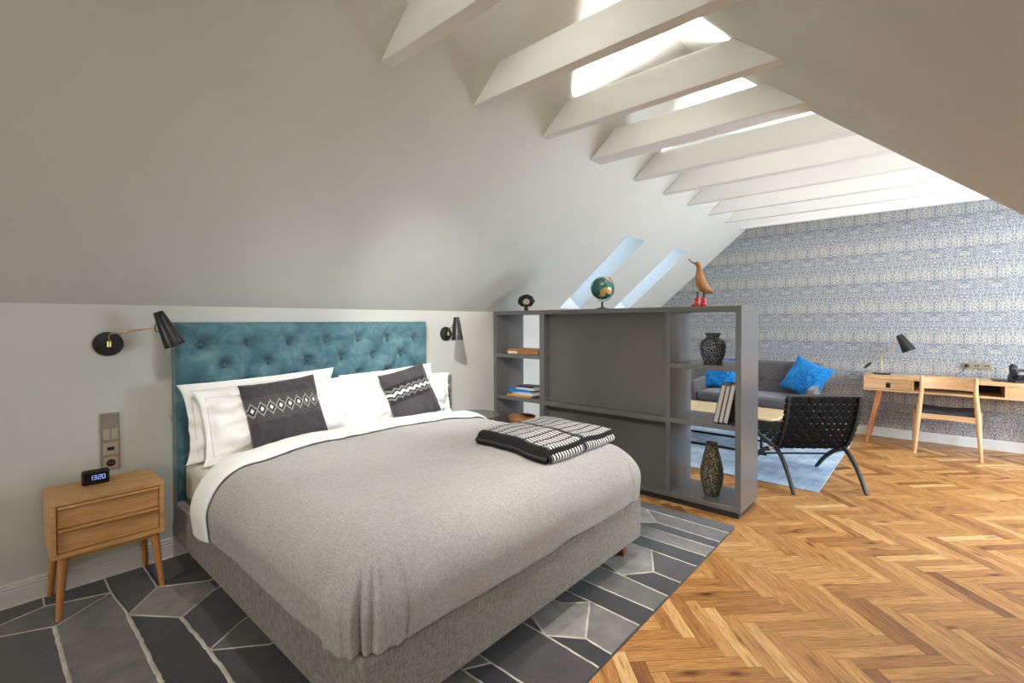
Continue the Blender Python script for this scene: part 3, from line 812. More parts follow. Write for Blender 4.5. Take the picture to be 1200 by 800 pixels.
mb.build('cover', M['duvet'], duvet, smooth=True, weld=True, solid=0.022)
# turned-over white sheet: strip along the head edge, lying on the duvet and hanging at both sides
def turned():
    m2 = MB(); nl, nw = 150, 14
    # path across the bed (outer-left hem, over the top, to the right hem) sampled by signed distance
    total = 2*dD*1.0 + (XB-XA)
    def f(u, v):
        s = u*total; wv = v
        w0, w1 = -0.04, 0.235
        if s < dD: d = dD-s; x = XA; base = dP(XA, dhead(XA), -1, 0, d); yb = dhead(XA)-0.0; nrm = Vector((-1, 0, 0)) if d > 0.3 else Vector((-math.sin(d/0.2), 0, math.cos(d/0.2)))
        elif s > dD+(XB-XA): d = s-dD-(XB-XA); base = dP(XB, dhead(XB), 1, 0, d); yb = dhead(XB); nrm = Vector((1, 0, 0)) if d > 0.3 else Vector((math.sin(d/0.2), 0, math.cos(d/0.2)))
        else:
            x = XA+s-dD; base = (x, dhead(x), dtop(x, dhead(x))); yb = dhead(x); nrm = Vector((0, 0, 1))
        y = yb + w0 + (w1-w0)*wv
        lift = 0.004+0.020*max(0.0, math.sin(PI*min(1, wv*1.05)))**0.6
        drop = 0.075*sstep(0.62, 1.0, wv)*abs(nrm.z) + 0.035*sstep(0.5, 1.0, wv)*(1-abs(nrm.z))
        p = Vector((base[0], y, base[2])) + nrm*(lift+0.012) - Vector((0, 0, 1))*drop*abs(nrm.z) + Vector((0.035*sstep(0.5, 1, wv)*(1 if nrm.x < -0.5 else (-1 if nrm.x > 0.5 else 0)), 0, 0))
        p.z += 0.004*nz(p.x*9, p.y*14, 3)
        return tuple(p)
    m2.grid(f, nl, nw)
    return m2
turned().build('turned_sheet', M['sheet'], duvet, smooth=True, solid=0.008)

# ------------------------------------------------------------------ pillows and cushions
def cushion_mesh(w, h, t, nu=48, nv=48, seed=0.0, flange=0.0, wr=1.0, pinch=0.05, colfn=None, ear=0.0, expo=0.42):
    """local: x across, z up, y thickness; front is -y; origin at the bottom centre"""
    mb = MB()
    def side(sg):
        def f(u, v):
            a = 2*u-1; b = 2*v-1
            # concave outline with pointed corners
            px = a*w/2*(1-pinch*(1-b*b)*a*a); pz = b*h/2*(1-pinch*(1-a*a)*b*b)
            fa = flange*2/w; fb = flange*2/h
            ea = min(1, abs(a)/(1-fa)) if fa < 1 else 1; eb = min(1, abs(b)/(1-fb))
            th = max(0.0, (1-ea**2)*(1-eb**2))**expo*t/2
            rnk = wr*(0.010*nz(a*2.6+seed, b*2.6, seed) + 0.005*nz(a*7+seed, b*5, seed+3))*min(1, th/(t*0.15))
            lap = wr*0.006*nz(a*4+seed*2, b*4+9, seed)
            return (px + ear*(abs(a)**6)*(abs(b)**6)*(1 if a > 0 else -1), sg*(th+0.002) + rnk*(1 if sg < 0 else 0.4) + lap, pz + h/2)
        return f
    cf = (lambda u, v: colfn(u, v)) if colfn else None
    mb.grid(side(-1), nu, nv, colfn=cf)
    mb.grid(side(1), nu, nv, colfn=cf)
    n1 = nu+1; o = (nu+1)*(nv+1)
    for i in range(nu): mb.f.append((i, i+1, o+i+1, o+i)); k = nv*n1+i; mb.f.append((k, k+1, o+k+1, o+k))
    for j in range(nv): mb.f.append((j*n1, (j+1)*n1, o+(j+1)*n1, o+j*n1)); k = j*n1+nu; mb.f.append((k, k+n1, o+k+n1, o+k))
    return mb
def place(o, loc, lean=0.0, roll=0.0, yaw=0.0):
    """lean: top tips back (+y); roll: turns in the picture plane"""
    m_ = Matrix.Translation(loc) @ Matrix.Rotation(yaw, 4, 'Z') @ Matrix.Rotation(-lean, 4, 'X') @ Matrix.Rotation(roll, 4, 'Y')
    o.matrix_world = m_; return o

def pillow(label, w, h, t, seed, loc, lean, roll, yaw=0.0, flange=0.045, ear=0.02):
    root = bpy.data.objects.new('bed_pillow', None); col.objects.link(root); root.empty_display_size = 0.1
    tag(root, label, 'pillow', 'white pillows against the headboard'); root['_off'] = (0, 0, 0)
    cushion_mesh(w, h, t, 56, 44, seed, flange=flange, wr=3.4, pinch=0.04, ear=ear, expo=0.5).build('pillowcase', M['sheet'], root, smooth=True)
    st = MB()      # the stitched line inside the flange
    yy = -0.0085
    for (a, b) in (((-w/2+flange, flange), (-w/2+flange, h-flange)), ((w/2-flange, flange), (w/2-flange, h-flange)), ((-w/2+flange, h-flange), (w/2-flange, h-flange))):
        st.tube([(a[0], yy, a[1]), (b[0], yy, b[1])], 0.0012, 5)
    st.build('stitching', M['stitch'], root)
    return place(root, loc, lean, roll, yaw)
pillow('back white pillow leaning on the left half of the headboard', 0.90, 0.45, 0.17, 1.0, (1.235, 3.10, 0.625), R(11), R(-2.0))
pillow('front white pillow on the left, behind the diamond-patterned cushion', 0.96, 0.43, 0.20, 5.0, (1.312, 2.975, 0.615), R(22), R(-0.5))
pillow('back white pillow at the right end of the bed, sticking out past the headboard', 0.90, 0.37, 0.15, 9.0, (2.27, 3.11, 0.630), R(12), R(4))
pillow('front white pillow on the right, behind the zigzag-patterned cushion', 0.80, 0.45, 0.18, 13.0, (2.145, 3.00, 0.62), R(20), R(-2.5))

CH = lin((58, 54, 58)); CK = lin((24, 22, 24)); CWH = lin((232, 230, 226)); CG = lin((112, 110, 112)); CGL = lin((150, 148, 146))
def dia(u, v):
    s = (u*8.6+0.1) % 1.0 - 0.5; t = (v-0.58)/0.12
    if 0.50 < v < 0.70 or True:
        d = abs(s)*2 + abs(t)*1.3
        if abs(t) < 1.6:
            if d < 0.42: return CWH
            if d < 0.88: return CK
            if d < 1.22: return CGL
            if abs(t) < 1.5: 
                dd = (abs(t)*3+abs(s)*2) % 1.0
                return lin((84, 82, 84)) if dd < 0.4 else CH
    return CH
def zig(u, v):
    tri = abs(((u*7.5) % 1.0)*2-1)
    t = (v-0.58) - (tri-0.5)*0.045
    if abs(v-0.58) > 0.165: return CH
    if abs(t) < 0.024: return CWH
    if 0.058 < abs(t) < 0.094: return CG
    return CK
def deco(label, colfn, w, h, loc, lean, roll, seed, yaw=0.0):
    o = cushion_mesh(w, h, 0.15, 180, 130, seed, wr=0.8, pinch=0.06, colfn=colfn).build('throw_cushion', M['cushion'], None, smooth=True)
    tag(o, label, 'cushion'); place(o, loc, lean, roll, yaw); return o
deco('charcoal cushion with a row of white diamonds, on the left pillows', dia, 0.46, 0.41, (1.27, 2.885, 0.668), R(22), R(-4), 2.0)
deco('charcoal cushion with white and grey zigzags, on the right pillows', zig, 0.43, 0.41, (2.23, 2.90, 0.668), R(22), R(-10), 7.0)

# folded throw
def make_throw():
    x0, x1, y0, y1 = 1.90, 2.555, 1.44, 1.96; th = 0.078
    KB = lin((13, 12, 13)); KW = lin((236, 234, 230)); KG = lin((196, 194, 192))
    def topc(u, v):
        if u < 0.035: return KB
        x = u*0.66; y = v*0.52
        for cx in (0.50,):
            if abs(u-cx) < 0.022: return KB
        r_ = y/0.065; fr = r_ % 1.0; row = int(r_)
        if fr > 0.82 or v < 0.022: return KB
        p = 0.0250
        if row >= 4: return KB if (x/p) % 1.0 < 0.30 else KG
        return KB if (x/p) % 1.0 < 0.46 else KW
    def sidec(u, v):
        if u < 0.035 or abs(u-0.50) < 0.022: return KB
        return KB if ((u*0.66)/0.025) % 1.0 < 0.48 else KW
    def base(x, y): return dtop(x, y) if y > YF else dtop(x, YF) - 0.2*(1-math.cos(math.asin(min(1, (YF-y)/0.2))))
    mb = MB()
    def wob(u, v): return 0.010*nz(u*3, v*3, 5) + 0.006*math.sin(u*3.0)
    def top(u, v):
        x = x0+(x1-x0)*u; y = y0+(y1-y0)*v; x += 0.018*(v-0.5)+0.010*nz(v*4, 2); y += 0.012*nz(u*3, 8)
        e = min(u*(x1-x0), (1-u)*(x1-x0)); ev = min(v*(y1-y0), (1-v)*(y1-y0))
        r_ = 0.030; k = 1 - (1-min(1, min(e, ev)/r_))**2
        k = math.sqrt(max(0, k))
        z = base(x, y) + th*0.55 + th*0.45*k + wob(u, v)
        return (x, y, z)
    mb.grid(top, 460, 130, colfn=topc)
    def ring(y_or_x, which):
        def f(u, v):
            uu, vv = {'f': (u, 0.0), 'b': (u, 1.0), 'l': (0.0, u), 'r': (1.0, u)}[which]
            p = top(uu, vv); zb = base(p[0], p[1])+0.003
            k = v; out = 0.014*math.sin(PI*min(1, k))*(1 if which != 'l' else (1.0+0.7*math.cos(4*PI*k)))
            dx, dy = {'f': (0, -1), 'b': (0, 1), 'l': (-1, 0), 'r': (1, 0)}[which]
            return (p[0]+dx*out, p[1]+dy*out, p[2]+(zb-p[2])*k)
        return f
    mb.grid(ring(0, 'f'), 460, 8, colfn=lambda u, v: sidec(u, v))
    mb.grid(ring(0, 'b'), 460, 8, colfn=lambda u, v: sidec(u, v))
    mb.grid(ring(0, 'l'), 60, 10, colfn=lambda u, v: KB if (v*3) % 1 < 0.8 else lin((60, 58, 58)))
    mb.grid(ring(0, 'r'), 60, 8, colfn=lambda u, v: KB if (u*40) % 1 < 0.5 else KW)
    o = mb.build('folded_throw', M['throw'], None, smooth=True, weld=False, off=(2.2, 1.7, 0.66))
    tag(o, 'folded black and white knitted throw on the foot end of the duvet', 'throw blanket')
make_throw()

# ------------------------------------------------------------------ nightstand on the left
ns = thing('nightstand', 'oak nightstand with two drawers on slanted legs, left of the bed', 'nightstand', (0.44, 3.21, 0.012))
nx0, nx1, ny0, ny1, nz0, nz1 = 0.220, 0.655, 3.040, 3.372, 0.300, 0.568
c_ = MB(); t_ = 0.020
c_.box(nx0, nx1, ny0, ny1, nz1-t_, nz1); c_.box(nx0, nx1, ny0, ny1, nz0, nz0+t_)
c_.box(nx0, nx0+t_, ny0, ny1, nz0+t_, nz1-t_); c_.box(nx1-t_, nx1, ny0, ny1, nz0+t_, nz1-t_); c_.box(nx0+t_, nx1-t_, ny1-0.012, ny1, nz0+t_, nz1-t_)
c_.build('body', M['oak'], ns, bevel=0.0015)
zm = (nz0+nz1)/2 + 0.004
for (a, b) in ((zm+0.001, nz1-t_-0.004), (nz0+t_+0.004, zm-0.003)):
    x0, x1 = nx0+t_+0.004, nx1-t_-0.003
    prof_ = [(ny0+0.016, a), (ny0+0.016, b-0.022), (ny0+0.011, b-0.018), (ny0-0.003, b-0.013), (ny0-0.005, b-0.008), (ny0-0.003, b), (ny0+0.20, b), (ny0+0.20, a)]
    MB().prism(prof_, x0, x1, 'x').build('drawer', M['oak'], ns, bevel=0.001)
fr_ = MB(); fr_.box(nx0+0.035, nx1-0.035, ny0+0.035, ny0+0.055, nz0-0.028, nz0+0.001); fr_.box(nx0+0.035, nx1-0.035, ny1-0.055, ny1-0.035, nz0-0.028, nz0+0.001)
fr_.box(nx0+0.035, nx0+0.055, ny0+0.05, ny1-0.05, nz0-0.028, nz0+0.001); fr_.box(nx1-0.055, nx1-0.035, ny0+0.05, ny1-0.05, nz0-0.028, nz0+0.001)
fr_.build('under_frame', M['oak'], ns)
for (lx, ly, fx, fy) in ((nx0+0.045, ny0+0.030, nx0+0.022, ny0+0.008), (nx1-0.040, ny0+0.032, nx1-0.012, ny0+0.014), (nx0+0.040, ny1-0.035, nx0+0.016, ny1-0.006), (nx1-0.040, ny1-0.035, nx1-0.024, ny1-0.006)):
    MB().tube([(fx, fy, 0.0125), (lx, ly, nz0+0.001)], [0.0115, 0.021], 14).build('leg', M['oak_z'], ns, autosmooth=40)

# alarm clock
ck = thing('alarm_clock', 'small black digital alarm clock showing 13:20 on the nightstand', 'clock', (0.408, 3.255, nz1), R(-4), world=False)
B(-0.055, 0.055, -0.022, 0.022, 0.0, 0.074).build('case', M['dark'], ck, bevel=0.010, seg=4)
B(-0.047, 0.047, -0.0235, -0.021, 0.010, 0.064).build('display', mat('dark_clock_display', (6, 6, 9), 0.15), ck, bevel=0.001)
seg = {'0': 'abcdef', '1': 'bc', '2': 'abged', '3': 'abgcd'}
dg = MB(); wd, hd, tk = 0.010, 0.021, 0.0021
def digit(ch, x, z):
    S = {'a': ((x, z+hd), (x+wd, z+hd)), 'b': ((x+wd, z+hd), (x+wd, z+hd/2)), 'c': ((x+wd, z+hd/2), (x+wd, z)), 'd': ((x, z), (x+wd, z)),
         'e': ((x, z+hd/2), (x, z)), 'f': ((x, z+hd), (x, z+hd/2)), 'g': ((x, z+hd/2), (x+wd, z+hd/2))}
    for s_ in seg[ch]:
        (ax, az), (bx, bz) = S[s_]
        dg.box(min(ax, bx)-tk/2, max(ax, bx)+tk/2, -0.0242, -0.0234, min(az, bz)-tk/2, max(az, bz)+tk/2)
for ch, x in (('1', -0.024), ('3', -0.008), ('2', 0.010), ('0', 0.026)): digit(ch, x, 0.028)
for z in (0.033, 0.043): dg.box(0.0050, 0.0068, -0.0242, -0.0234, z, z+0.0026)
dg.build('digits', M['digits'], ck)

# switch and socket panels by the bed
def panel(x0, z0, w, h, label):
    t = thing('electrical_wall_unit', label, 'socket panel', (x0+w/2, KNEE_Y, z0), world=True)
    B(x0, x0+w, KNEE_Y-0.010, KNEE_Y, z0, z0+h).build('plate', M['plate'], t, bevel=0.002)
    ins = w*0.13; q = h/4
    for k in range(4):
        za, zb = z0+k*q+0.008, z0+(k+1)*q-0.006
        xa, xb = x0+ins*0.8, x0+w-ins*0.8
        if k == 2:
            for (p, r_) in ((xa, (xa+xb)/2-0.001), ((xa+xb)/2+0.001, xb)):
                B(p, r_, KNEE_Y-0.016, KNEE_Y-0.0095, za+0.004, zb-0.002).build('rocker_switch', M['plate_light'], t, bevel=0.0015)
        else:
            ip = B(xa, xb, KNEE_Y-0.0125, KNEE_Y-0.0095, za, zb).build('insert', M['plate_light'] if k < 2 else M['plate'], t, bevel=0.001)
            if k == 0:
                m_ = Matrix.Rotation(R(90), 3, 'X')
                MB().lathe([(0.020, 0), (0.020, 0.0008), (0.0185, 0.0008), (0.0005, 0.0009)], ((xa+xb)/2, KNEE_Y-0.0124, (za+zb)/2), 24, m_).build('socket', M['dark'], ip, smooth=False)
                p2 = MB()
                for dx in (-0.008, 0.008): p2.box((xa+xb)/2+dx-0.002, (xa+xb)/2+dx+0.002, KNEE_Y-0.0142, KNEE_Y-0.0130, (za+zb)/2-0.002, (za+zb)/2+0.002)
                p2.build('contact', M['chrome'], ip)
            if k == 1:
                B((xa+xb)/2-0.015, (xa+xb)/2+0.015, KNEE_Y-0.0135, KNEE_Y-0.0124, (za+zb)/2-0.010, (za+zb)/2+0.010).build('data_port', M['dark'], ip)
panel(0.449, 0.592, 0.083, 0.315, 'bronze four-gang switch and socket panel above the left nightstand')
panel(2.890, 0.592, 0.083, 0.315, 'bronze switch panel right of the headboard, half hidden by a white pillow')

# wall lamps
def cone_between(top, bot, r0, r1, n=32, th=0.002):
    mb = MB(); top = Vector(top); bot = Vector(bot); ax = (bot-top).normalized(); L = (bot-top).length
    q = Vector((0, 0, 1)).rotation_difference(ax).to_matrix()
    prof = [(0.0005, 0.0), (r0*0.85, 0.0), (r0, 0.004), (r1, L), (r1-th, L), (r0-th, 0.008), (0.0005, 0.006)]
    mb.lathe(prof, top, n, q); return mb
def sconce(label, bx, bz, knuckle, tip, stop, sbot):
    t = thing('wall_lamp', label, 'wall lamp', (bx, KNEE_Y, bz), group='black bedside wall lamps')
    m_ = Matrix.Rotation(R(90), 3, 'X')
    b_ = MB().lathe([(0.0005, 0), (0.066, 0), (0.066, 0.010), (0.060, 0.018), (0.030, 0.022), (0.0005, 0.023)], (bx, KNEE_Y, bz), 40, m_)
    b_.build('wall_plate', M['black_metal'], t, autosmooth=40)
    k = Vector(knuckle)
    MB().lathe([(0.0005, -0.015), (0.012, -0.015), (0.012, 0.015), (0.0005, 0.015)], (bx, KNEE_Y-0.036, bz), 20).build('swivel', M['brass'], t, autosmooth=40)
    MB().tube([(bx, KNEE_Y-0.020, bz), (bx, KNEE_Y-0.036, bz), (bx, KNEE_Y-0.036, bz+0.045), k, tip], [0.006, 0.006, 0.005, 0.005, 0.004], 12).build('arm', M['brass'], t, smooth=True)
    s_ = cone_between(stop, sbot, 0.024, 0.052).build('shade', M['black_metal'], t, autosmooth=50)
    # wire loop and bulb
    st, sb = Vector(stop), Vector(sbot); mid = st+(sb-st)*0.3
    lp = []
    for i in range(13):
        a = PI*i/12; lp.append(mid + (Vector(tip)-mid).normalized()*(0.026+0.026*math.sin(a)) + Vector((0, 0, 0.03*math.cos(a))))
    MB().tube(lp, 0.0022, 8).build('pivot_loop', M['black_metal'], t, smooth=True)
    bl_ = st+(sb-st)*0.72
    MB().lathe([(0.0005, -0.03), (0.012, -0.028), (0.013, 0.0), (0.022, 0.02), (0.020, 0.035), (0.0005, 0.045)], bl_, 16, Vector((0, 0, 1)).rotation_difference((sb-st).normalized()).to_matrix()).build('bulb', M['sheet'], t, smooth=True)
    return t
sconce('black cone wall lamp with brass arm, above the oak nightstand', 0.489, 1.287, (0.495, 3.345, 1.345), (0.665, 3.205, 1.375), (0.674, 3.20, 1.463), (0.750, 3.195, 1.275))
sconce('black cone wall lamp on the wall between headboard and room divider', 2.909, 1.291, (2.900, 3.345, 1.345), (2.735, 3.10, 1.358), (2.757, 3.08, 1.442), (2.766, 3.08, 1.246))

# dark nightstand on the far side of the bed, only its top shows
rn = thing('nightstand', 'dark round nightstand between bed and room divider, only its top showing', 'nightstand', (3.08, 3.17, 0.012))
MB().lathe([(0.0005, 0.52), (0.205, 0.52), (0.21, 0.526), (0.21, 0.545), (0.205, 0.55), (0.0005, 0.55)], (3.08, 3.17, 0), 48).build('table_top', M['divider'], rn, autosmooth=40)
for k in range(3):
    a = R(90+120*k); MB().tube([(3.08+0.17*math.cos(a), 3.17+0.17*math.sin(a), 0.0125), (3.08+0.10*math.cos(a), 3.17+0.10*math.sin(a), 0.521)], [0.010, 0.016], 12).build('leg', M['black_leg'], rn, autosmooth=40)

# ------------------------------------------------------------------ room divider
DX0, DX1, DY0, DY1, DZ0, DZ1 = 3.540, 3.966, 1.002, 3.385, 0.045, 1.508
dv = thing('room_divider', 'tall dark grey shelving unit standing between bed and sitting area', 'shelving unit', (3.75, 2.2, 0))
PT = 0.040
bv = dict(bevel=0.0015)
B(DX0, DX1, DY0, DY1, DZ1-PT, DZ1).build('top_panel', M['divider'], dv, **bv)
B(DX0, DX1, DY0, DY1, DZ0, DZ0+0.036).build('bottom_panel', M['divider'], dv, **bv)
B(DX0, DX1, DY0, DY0+PT, DZ0+0.036, DZ1-PT).build('side_panel', M['divider'], dv, **bv)
B(DX0, DX1, DY1-PT, DY1, DZ0+0.036, DZ1-PT).build('side_panel', M['divider'], dv, **bv)
B(DX0, DX1, 1.515, 1.550, DZ0+0.036, DZ1-PT).build('upright', M['divider'], dv, **bv)
B(DX0, DX1, 2.735, 2.790, DZ0+0.036, DZ1-PT).build('upright', M['divider'], dv, **bv)
B(DX0+0.085, DX0+0.115, 1.5505, 2.7345, DZ0+0.0365, DZ1-PT-0.0005).build('back_panel', M['divider_back'], dv)
B(DX0, DX0+0.0845, 1.5505, 2.7345, 0.616, 0.656).build('shelf', M['divider'], dv, **bv)
B(DX0+0.1155, DX1, 1.5505, 2.7345, 0.616, 0.656).build('shelf', M['divider'], dv, **bv)
for (a, b) in ((DY0+PT+0.0005, 1.5145), (2.7905, DY1-PT-0.0005)):
    for (z0, z1) in ((0.622, 0.657), (1.043, 1.078)):
        B(DX0, DX1, a, b, z0, z1).build('shelf', M['divider'], dv, **bv)
B(DX0+0.02, DX1-0.02, DY0+0.02, DY1-0.02, 0.0, DZ0+0.0005).build('plinth', M['plinth'], dv)

TOPZ = DZ1
# doll with black hair
dl = thing('doll', 'tiny figurine with big black hair on the divider top, above the left shelves', 'figurine', (3.60, 3.00, TOPZ), R(-140), world=False)
hb_ = MB(); 
def hairf(u, v):
    a = u*2*PI; b = (v-0.5)*PI; r_ = 0.070*(1+0.22*nz(math.cos(a)*5, math.sin(a)*5, v*9))
    return (0.85*r_*math.cos(a)*math.cos(b)-0.012, r_*math.sin(a)*math.cos(b)*1.12, 0.095+r_*0.85*math.sin(b))
hb_.grid(hairf, 40, 24, closeu=True); hb_.build('hair', M['hair'], dl, smooth=True, weld=True)
fc_ = MB()
def facef(u, v):
    a = u*2*PI; b = (v-0.5)*PI; return (0.030*math.cos(a)*math.cos(b)+0.036, 0.034*math.sin(a)*math.cos(b), 0.086+0.030*math.sin(b))
fc_.grid(facef, 24, 16, closeu=True); hd_ = fc_.build('head', M['skin'], dl, smooth=True, weld=True)
ey = MB()
for s_ in (-1, 1): ey.lathe([(0.0005, 0), (0.006, 0.001), (0.006, 0.003), (0.0005, 0.004)], (0.0625, s_*0.012, 0.092), 12, Matrix.Rotation(R(90), 3, 'Y'))
ey.build('eyes', M['dark'], hd_)
MB().lathe([(0.0005, 0.0005), (0.020, 0.001), (0.022, 0.02), (0.014, 0.050), (0.010, 0.060), (0.0005, 0.062)], (0.0, 0, 0), 20).build('body', mat('doll_dress', (60, 52, 50), 0.8), dl, smooth=True)
for s_ in (-1, 1): MB().tube([(0.0, s_*0.012, 0.055), (0.012, s_*0.028, 0.040), (0.028, s_*0.018, 0.034)], [0.006, 0.005, 0.005], 8).build('arm', M['skin'], dl, smooth=True)

# globe
gl = thing('globe', 'small green table globe on a black foot, on the divider top', 'globe', (3.75, 2.235, TOPZ), R(-35), world=False)
MB().lathe([(0.0005, 0.0), (0.058, 0.0), (0.060, 0.006), (0.050, 0.012), (0.018, 0.018), (0.010, 0.026), (0.008, 0.06), (0.012, 0.066), (0.0005, 0.068)], (0, 0, 0), 32).build('foot', M['black_metal'], gl, autosmooth=40)
GR = 0.103; GC = Vector((0, 0, 0.190))
ax_ = Vector((math.sin(R(23)), 0, math.cos(R(23))))
arc = []
for i in range(25):
    a = R(-8) - R(0) + PI*1.0*i/24
    v_ = Matrix.Rotation(R(-4)+PI*i/24, 3, 'Y') @ (-ax_)
    if v_.z < 0.80: arc.append(GC + v_*(GR+0.012))
arc = [GC + (Matrix.Rotation(PI*i/24, 3, 'Y') @ ax_)*(GR+0.012) for i in range(25)]
MB().tube(arc, 0.0035, 10).build('meridian_arm', M['black_metal'], gl, smooth=True)
MB().tube([GC+ax_*(GR-0.004), GC+ax_*(GR+0.022)], 0.007, 10).build('pin', M['brass'], gl, autosmooth=40)
gm = MB()
SEA = lin((12, 92, 82)); 
def gcol(u, v):
    a = u*2*PI; b = (v-0.5)*PI; p = Vector((math.cos(a)*math.cos(b), math.sin(a)*math.cos(b), math.sin(b)))
    f = noise.noise(p*1.9+Vector((3.1, 1.2, 0.4)))+0.35*noise.noise(p*5+Vector((1, 7, 2)))
    if f > 0.22: return lin((214, 148, 96)) if noise.noise(p*4+Vector((9, 9, 9))) > 0 else lin((206, 176, 100))
    if f > 0.16: return lin((120, 150, 110))
    return SEA
gm.grid(lambda u, v: tuple(GC + Vector((math.cos(u*2*PI)*math.cos((v-.5)*PI), math.sin(u*2*PI)*math.cos((v-.5)*PI), math.sin((v-.5)*PI)))*GR), 128, 64, closeu=True, colfn=gcol)
gm.build('sphere', M['globe'], gl, smooth=True)

# wooden duck in red boots
dk = thing('duck_figure', 'carved wooden duck in red spotted boots, right end of the divider top', 'duck figurine', (3.72, 1.345, TOPZ), R(90), world=False)
# local +x = the way the duck faces (towards the headboard wall), tail towards -x
path = [(-0.100, 0.104, 0.003), (-0.080, 0.112, 0.014), (-0.045, 0.126, 0.032), (-0.012, 0.150, 0.044), (0.006, 0.185, 0.045), (0.012, 0.225, 0.038), (0.013, 0.260, 0.028), (0.015, 0.290, 0.020), (0.018, 0.312, 0.019), (0.024, 0.330, 0.022), (0.036, 0.338, 0.020), (0.050, 0.338, 0.012)]
MB().tube([(p[0], 0, p[1]) for p in path], [p[2] for p in path], 20).build('body', M['duck'], dk, smooth=True, sub=1)
bk = MB(); 
bkp = [((0.044, 0, 0.338), 0.020, 0.016), ((0.064, 0, 0.345), 0.017, 0.010), ((0.086, 0, 0.362), 0.015, 0.008), ((0.098, 0, 0.380), 0.015, 0.007)]
for (p, w, d), (p2, w2, d2) in zip(bkp[:-1], bkp[1:]): bk.bar(p, p2, w, w2, d, d2, up=(0, 1, 0) if False else (0, 0, 1))
bk.build('beak', M['beak'], dk, bevel=0.003)
for s_, fx in ((-1, -0.012), (1, 0.022)):
    MB().tube([(fx-0.004, s_*0.020, 0.115), (fx, s_*0.022, 0.055)], [0.010, 0.007], 10).build('leg', M['beak'], dk, smooth=True)
    bt = MB(); bt.lathe([(0.0005, 0), (0.019, 0.0), (0.020, 0.02), (0.018, 0.055), (0.021, 0.066), (0.021, 0.070), (0.0005, 0.0705)], (fx, s_*0.022, 0), 20)
    bt.tube([(fx, s_*0.022, 0.013), (fx+0.030, s_*0.022, 0.013), (fx+0.046, s_*0.022, 0.011)], [0.0128, 0.0128, 0.006], 14)
    bt.build('boot', M['red'], dk, smooth=True)

# vases
v1 = MB().lathe([(0.0005, 0.0), (0.060, 0.0), (0.066, 0.008), (0.082, 0.05), (0.094, 0.10), (0.096, 0.14), (0.084, 0.172), (0.056, 0.190), (0.048, 0.196), (0.048, 0.208), (0.056, 0.216), (0.060, 0.226), (0.054, 0.230), (0.044, 0.226), (0.040, 0.20), (0.0005, 0.19)], (0, 0, 0), 48)
o = v1.build('jar', M['ceramic'], None, smooth=True, off=(0, 0, 0)); o.location = (3.755, 1.268, 1.0783)
tag(o, 'squat black carved ceramic jar on the upper right shelf of the divider', 'vase')
v2 = MB().lathe([(0.0005, 0.0), (0.048, 0.0), (0.056, 0.012), (0.076, 0.09), (0.084, 0.15), (0.080, 0.21), (0.062, 0.29), (0.047, 0.35), (0.042, 0.385), (0.046, 0.395), (0.042, 0.398), (0.037, 0.392), (0.034, 0.34), (0.0005, 0.32)], (0, 0, 0), 48)
o = v2.build('tall_vase', M['stone'], None, smooth=True, off=(0, 0, 0)); o.location = (3.70, 1.255, 0.0813)
tag(o, 'tall rough grey-brown vase on the bottom right shelf of the divider', 'vase')

# books
def book(name, label, w, h, d, cover, loc, rz=0.0, lean=0.0, group=None, flat=True, page='page'):
    """local: spine along x=0 side; w thickness, h height, d depth"""
    root = bpy.data.objects.new(name, None); col.objects.link(root); root.empty_display_size = 0.05
    tag(root, label, 'book', group); root['_off'] = (0, 0, 0)
    c = 0.0025; m2 = MB()
    m2.box(-w/2, -w/2+c, 0, d, 0, h); m2.box(w/2-c, w/2, 0, d, 0, h); m2.box(-w/2+c, w/2-c, d-c, d, 0, h)
    m2.build('cover', cover, root, bevel=0.0006)
    B(-w/2+c+.0002, w/2-c-.0002, 0.004, d-c-.0002, 0.004, h-0.004).build('pages', M[page], root)
    mt_ = Matrix.Translation(loc) @ Matrix.Rotation(rz, 4, 'Z')
    if flat: mt_ = mt_ @ Matrix.Rotation(R(90), 4, 'Y') @ Matrix.Translation((-w/2, 0, -h/2))
    else: mt_ = mt_ @ Matrix.Rotation(lean, 4, 'X')
    root.matrix_world = mt_
    return root
SH2 = 0.6574
# three books leaning to the right in the right column; their fore edges face the camera
M['page_grey'] = mat('grey_page_block', (196, 188, 186), 0.9, var=0.05, vscale=300)
lb = ['leftmost leaning book on the right divider shelf, dark cover, pale pages', 'middle leaning book on the right divider shelf, dark cover, pale pages', 'rightmost leaning book on the right divider shelf, against the side panel']
def leaning(label, y0, w, h, ang):
    root = bpy.data.objects.new('book', None); col.objects.link(root); tag(root, label, 'book', 'books leaning in the right shelves'); root['_off'] = (0, 0, 0); root.empty_display_size = .05
    c = 0.0035; D_ = 0.20
    m2 = MB(); m2.box(0, D_, -w, -w+c, 0, h); m2.box(0, D_, -c, 0, 0, h); m2.box(D_-c, D_, -w+c, -c, 0, h); m2.build('cover', M['cover_dark'], root, bevel=0.0006)
    B(0.004, D_-c-.0002, -w+c+.0002, -c-.0002, 0.004, h-0.004).build('pages', M['page_grey'], root)
    # pivot at the left bottom edge, top leans towards -y
    root.matrix_world = Matrix.Translation((3.575, y0, SH2+w*math.sin(ang)+0.0004)) @ Matrix.Rotation(ang, 4, 'X')
    return root
leaning(lb[0], 1.2045, 0.034, 0.285, R(11.8)); leaning(lb[1], 1.1685, 0.030, 0.280, R(11.6)); leaning(lb[2], 1.1370, 0.034, 0.290, R(11.5))
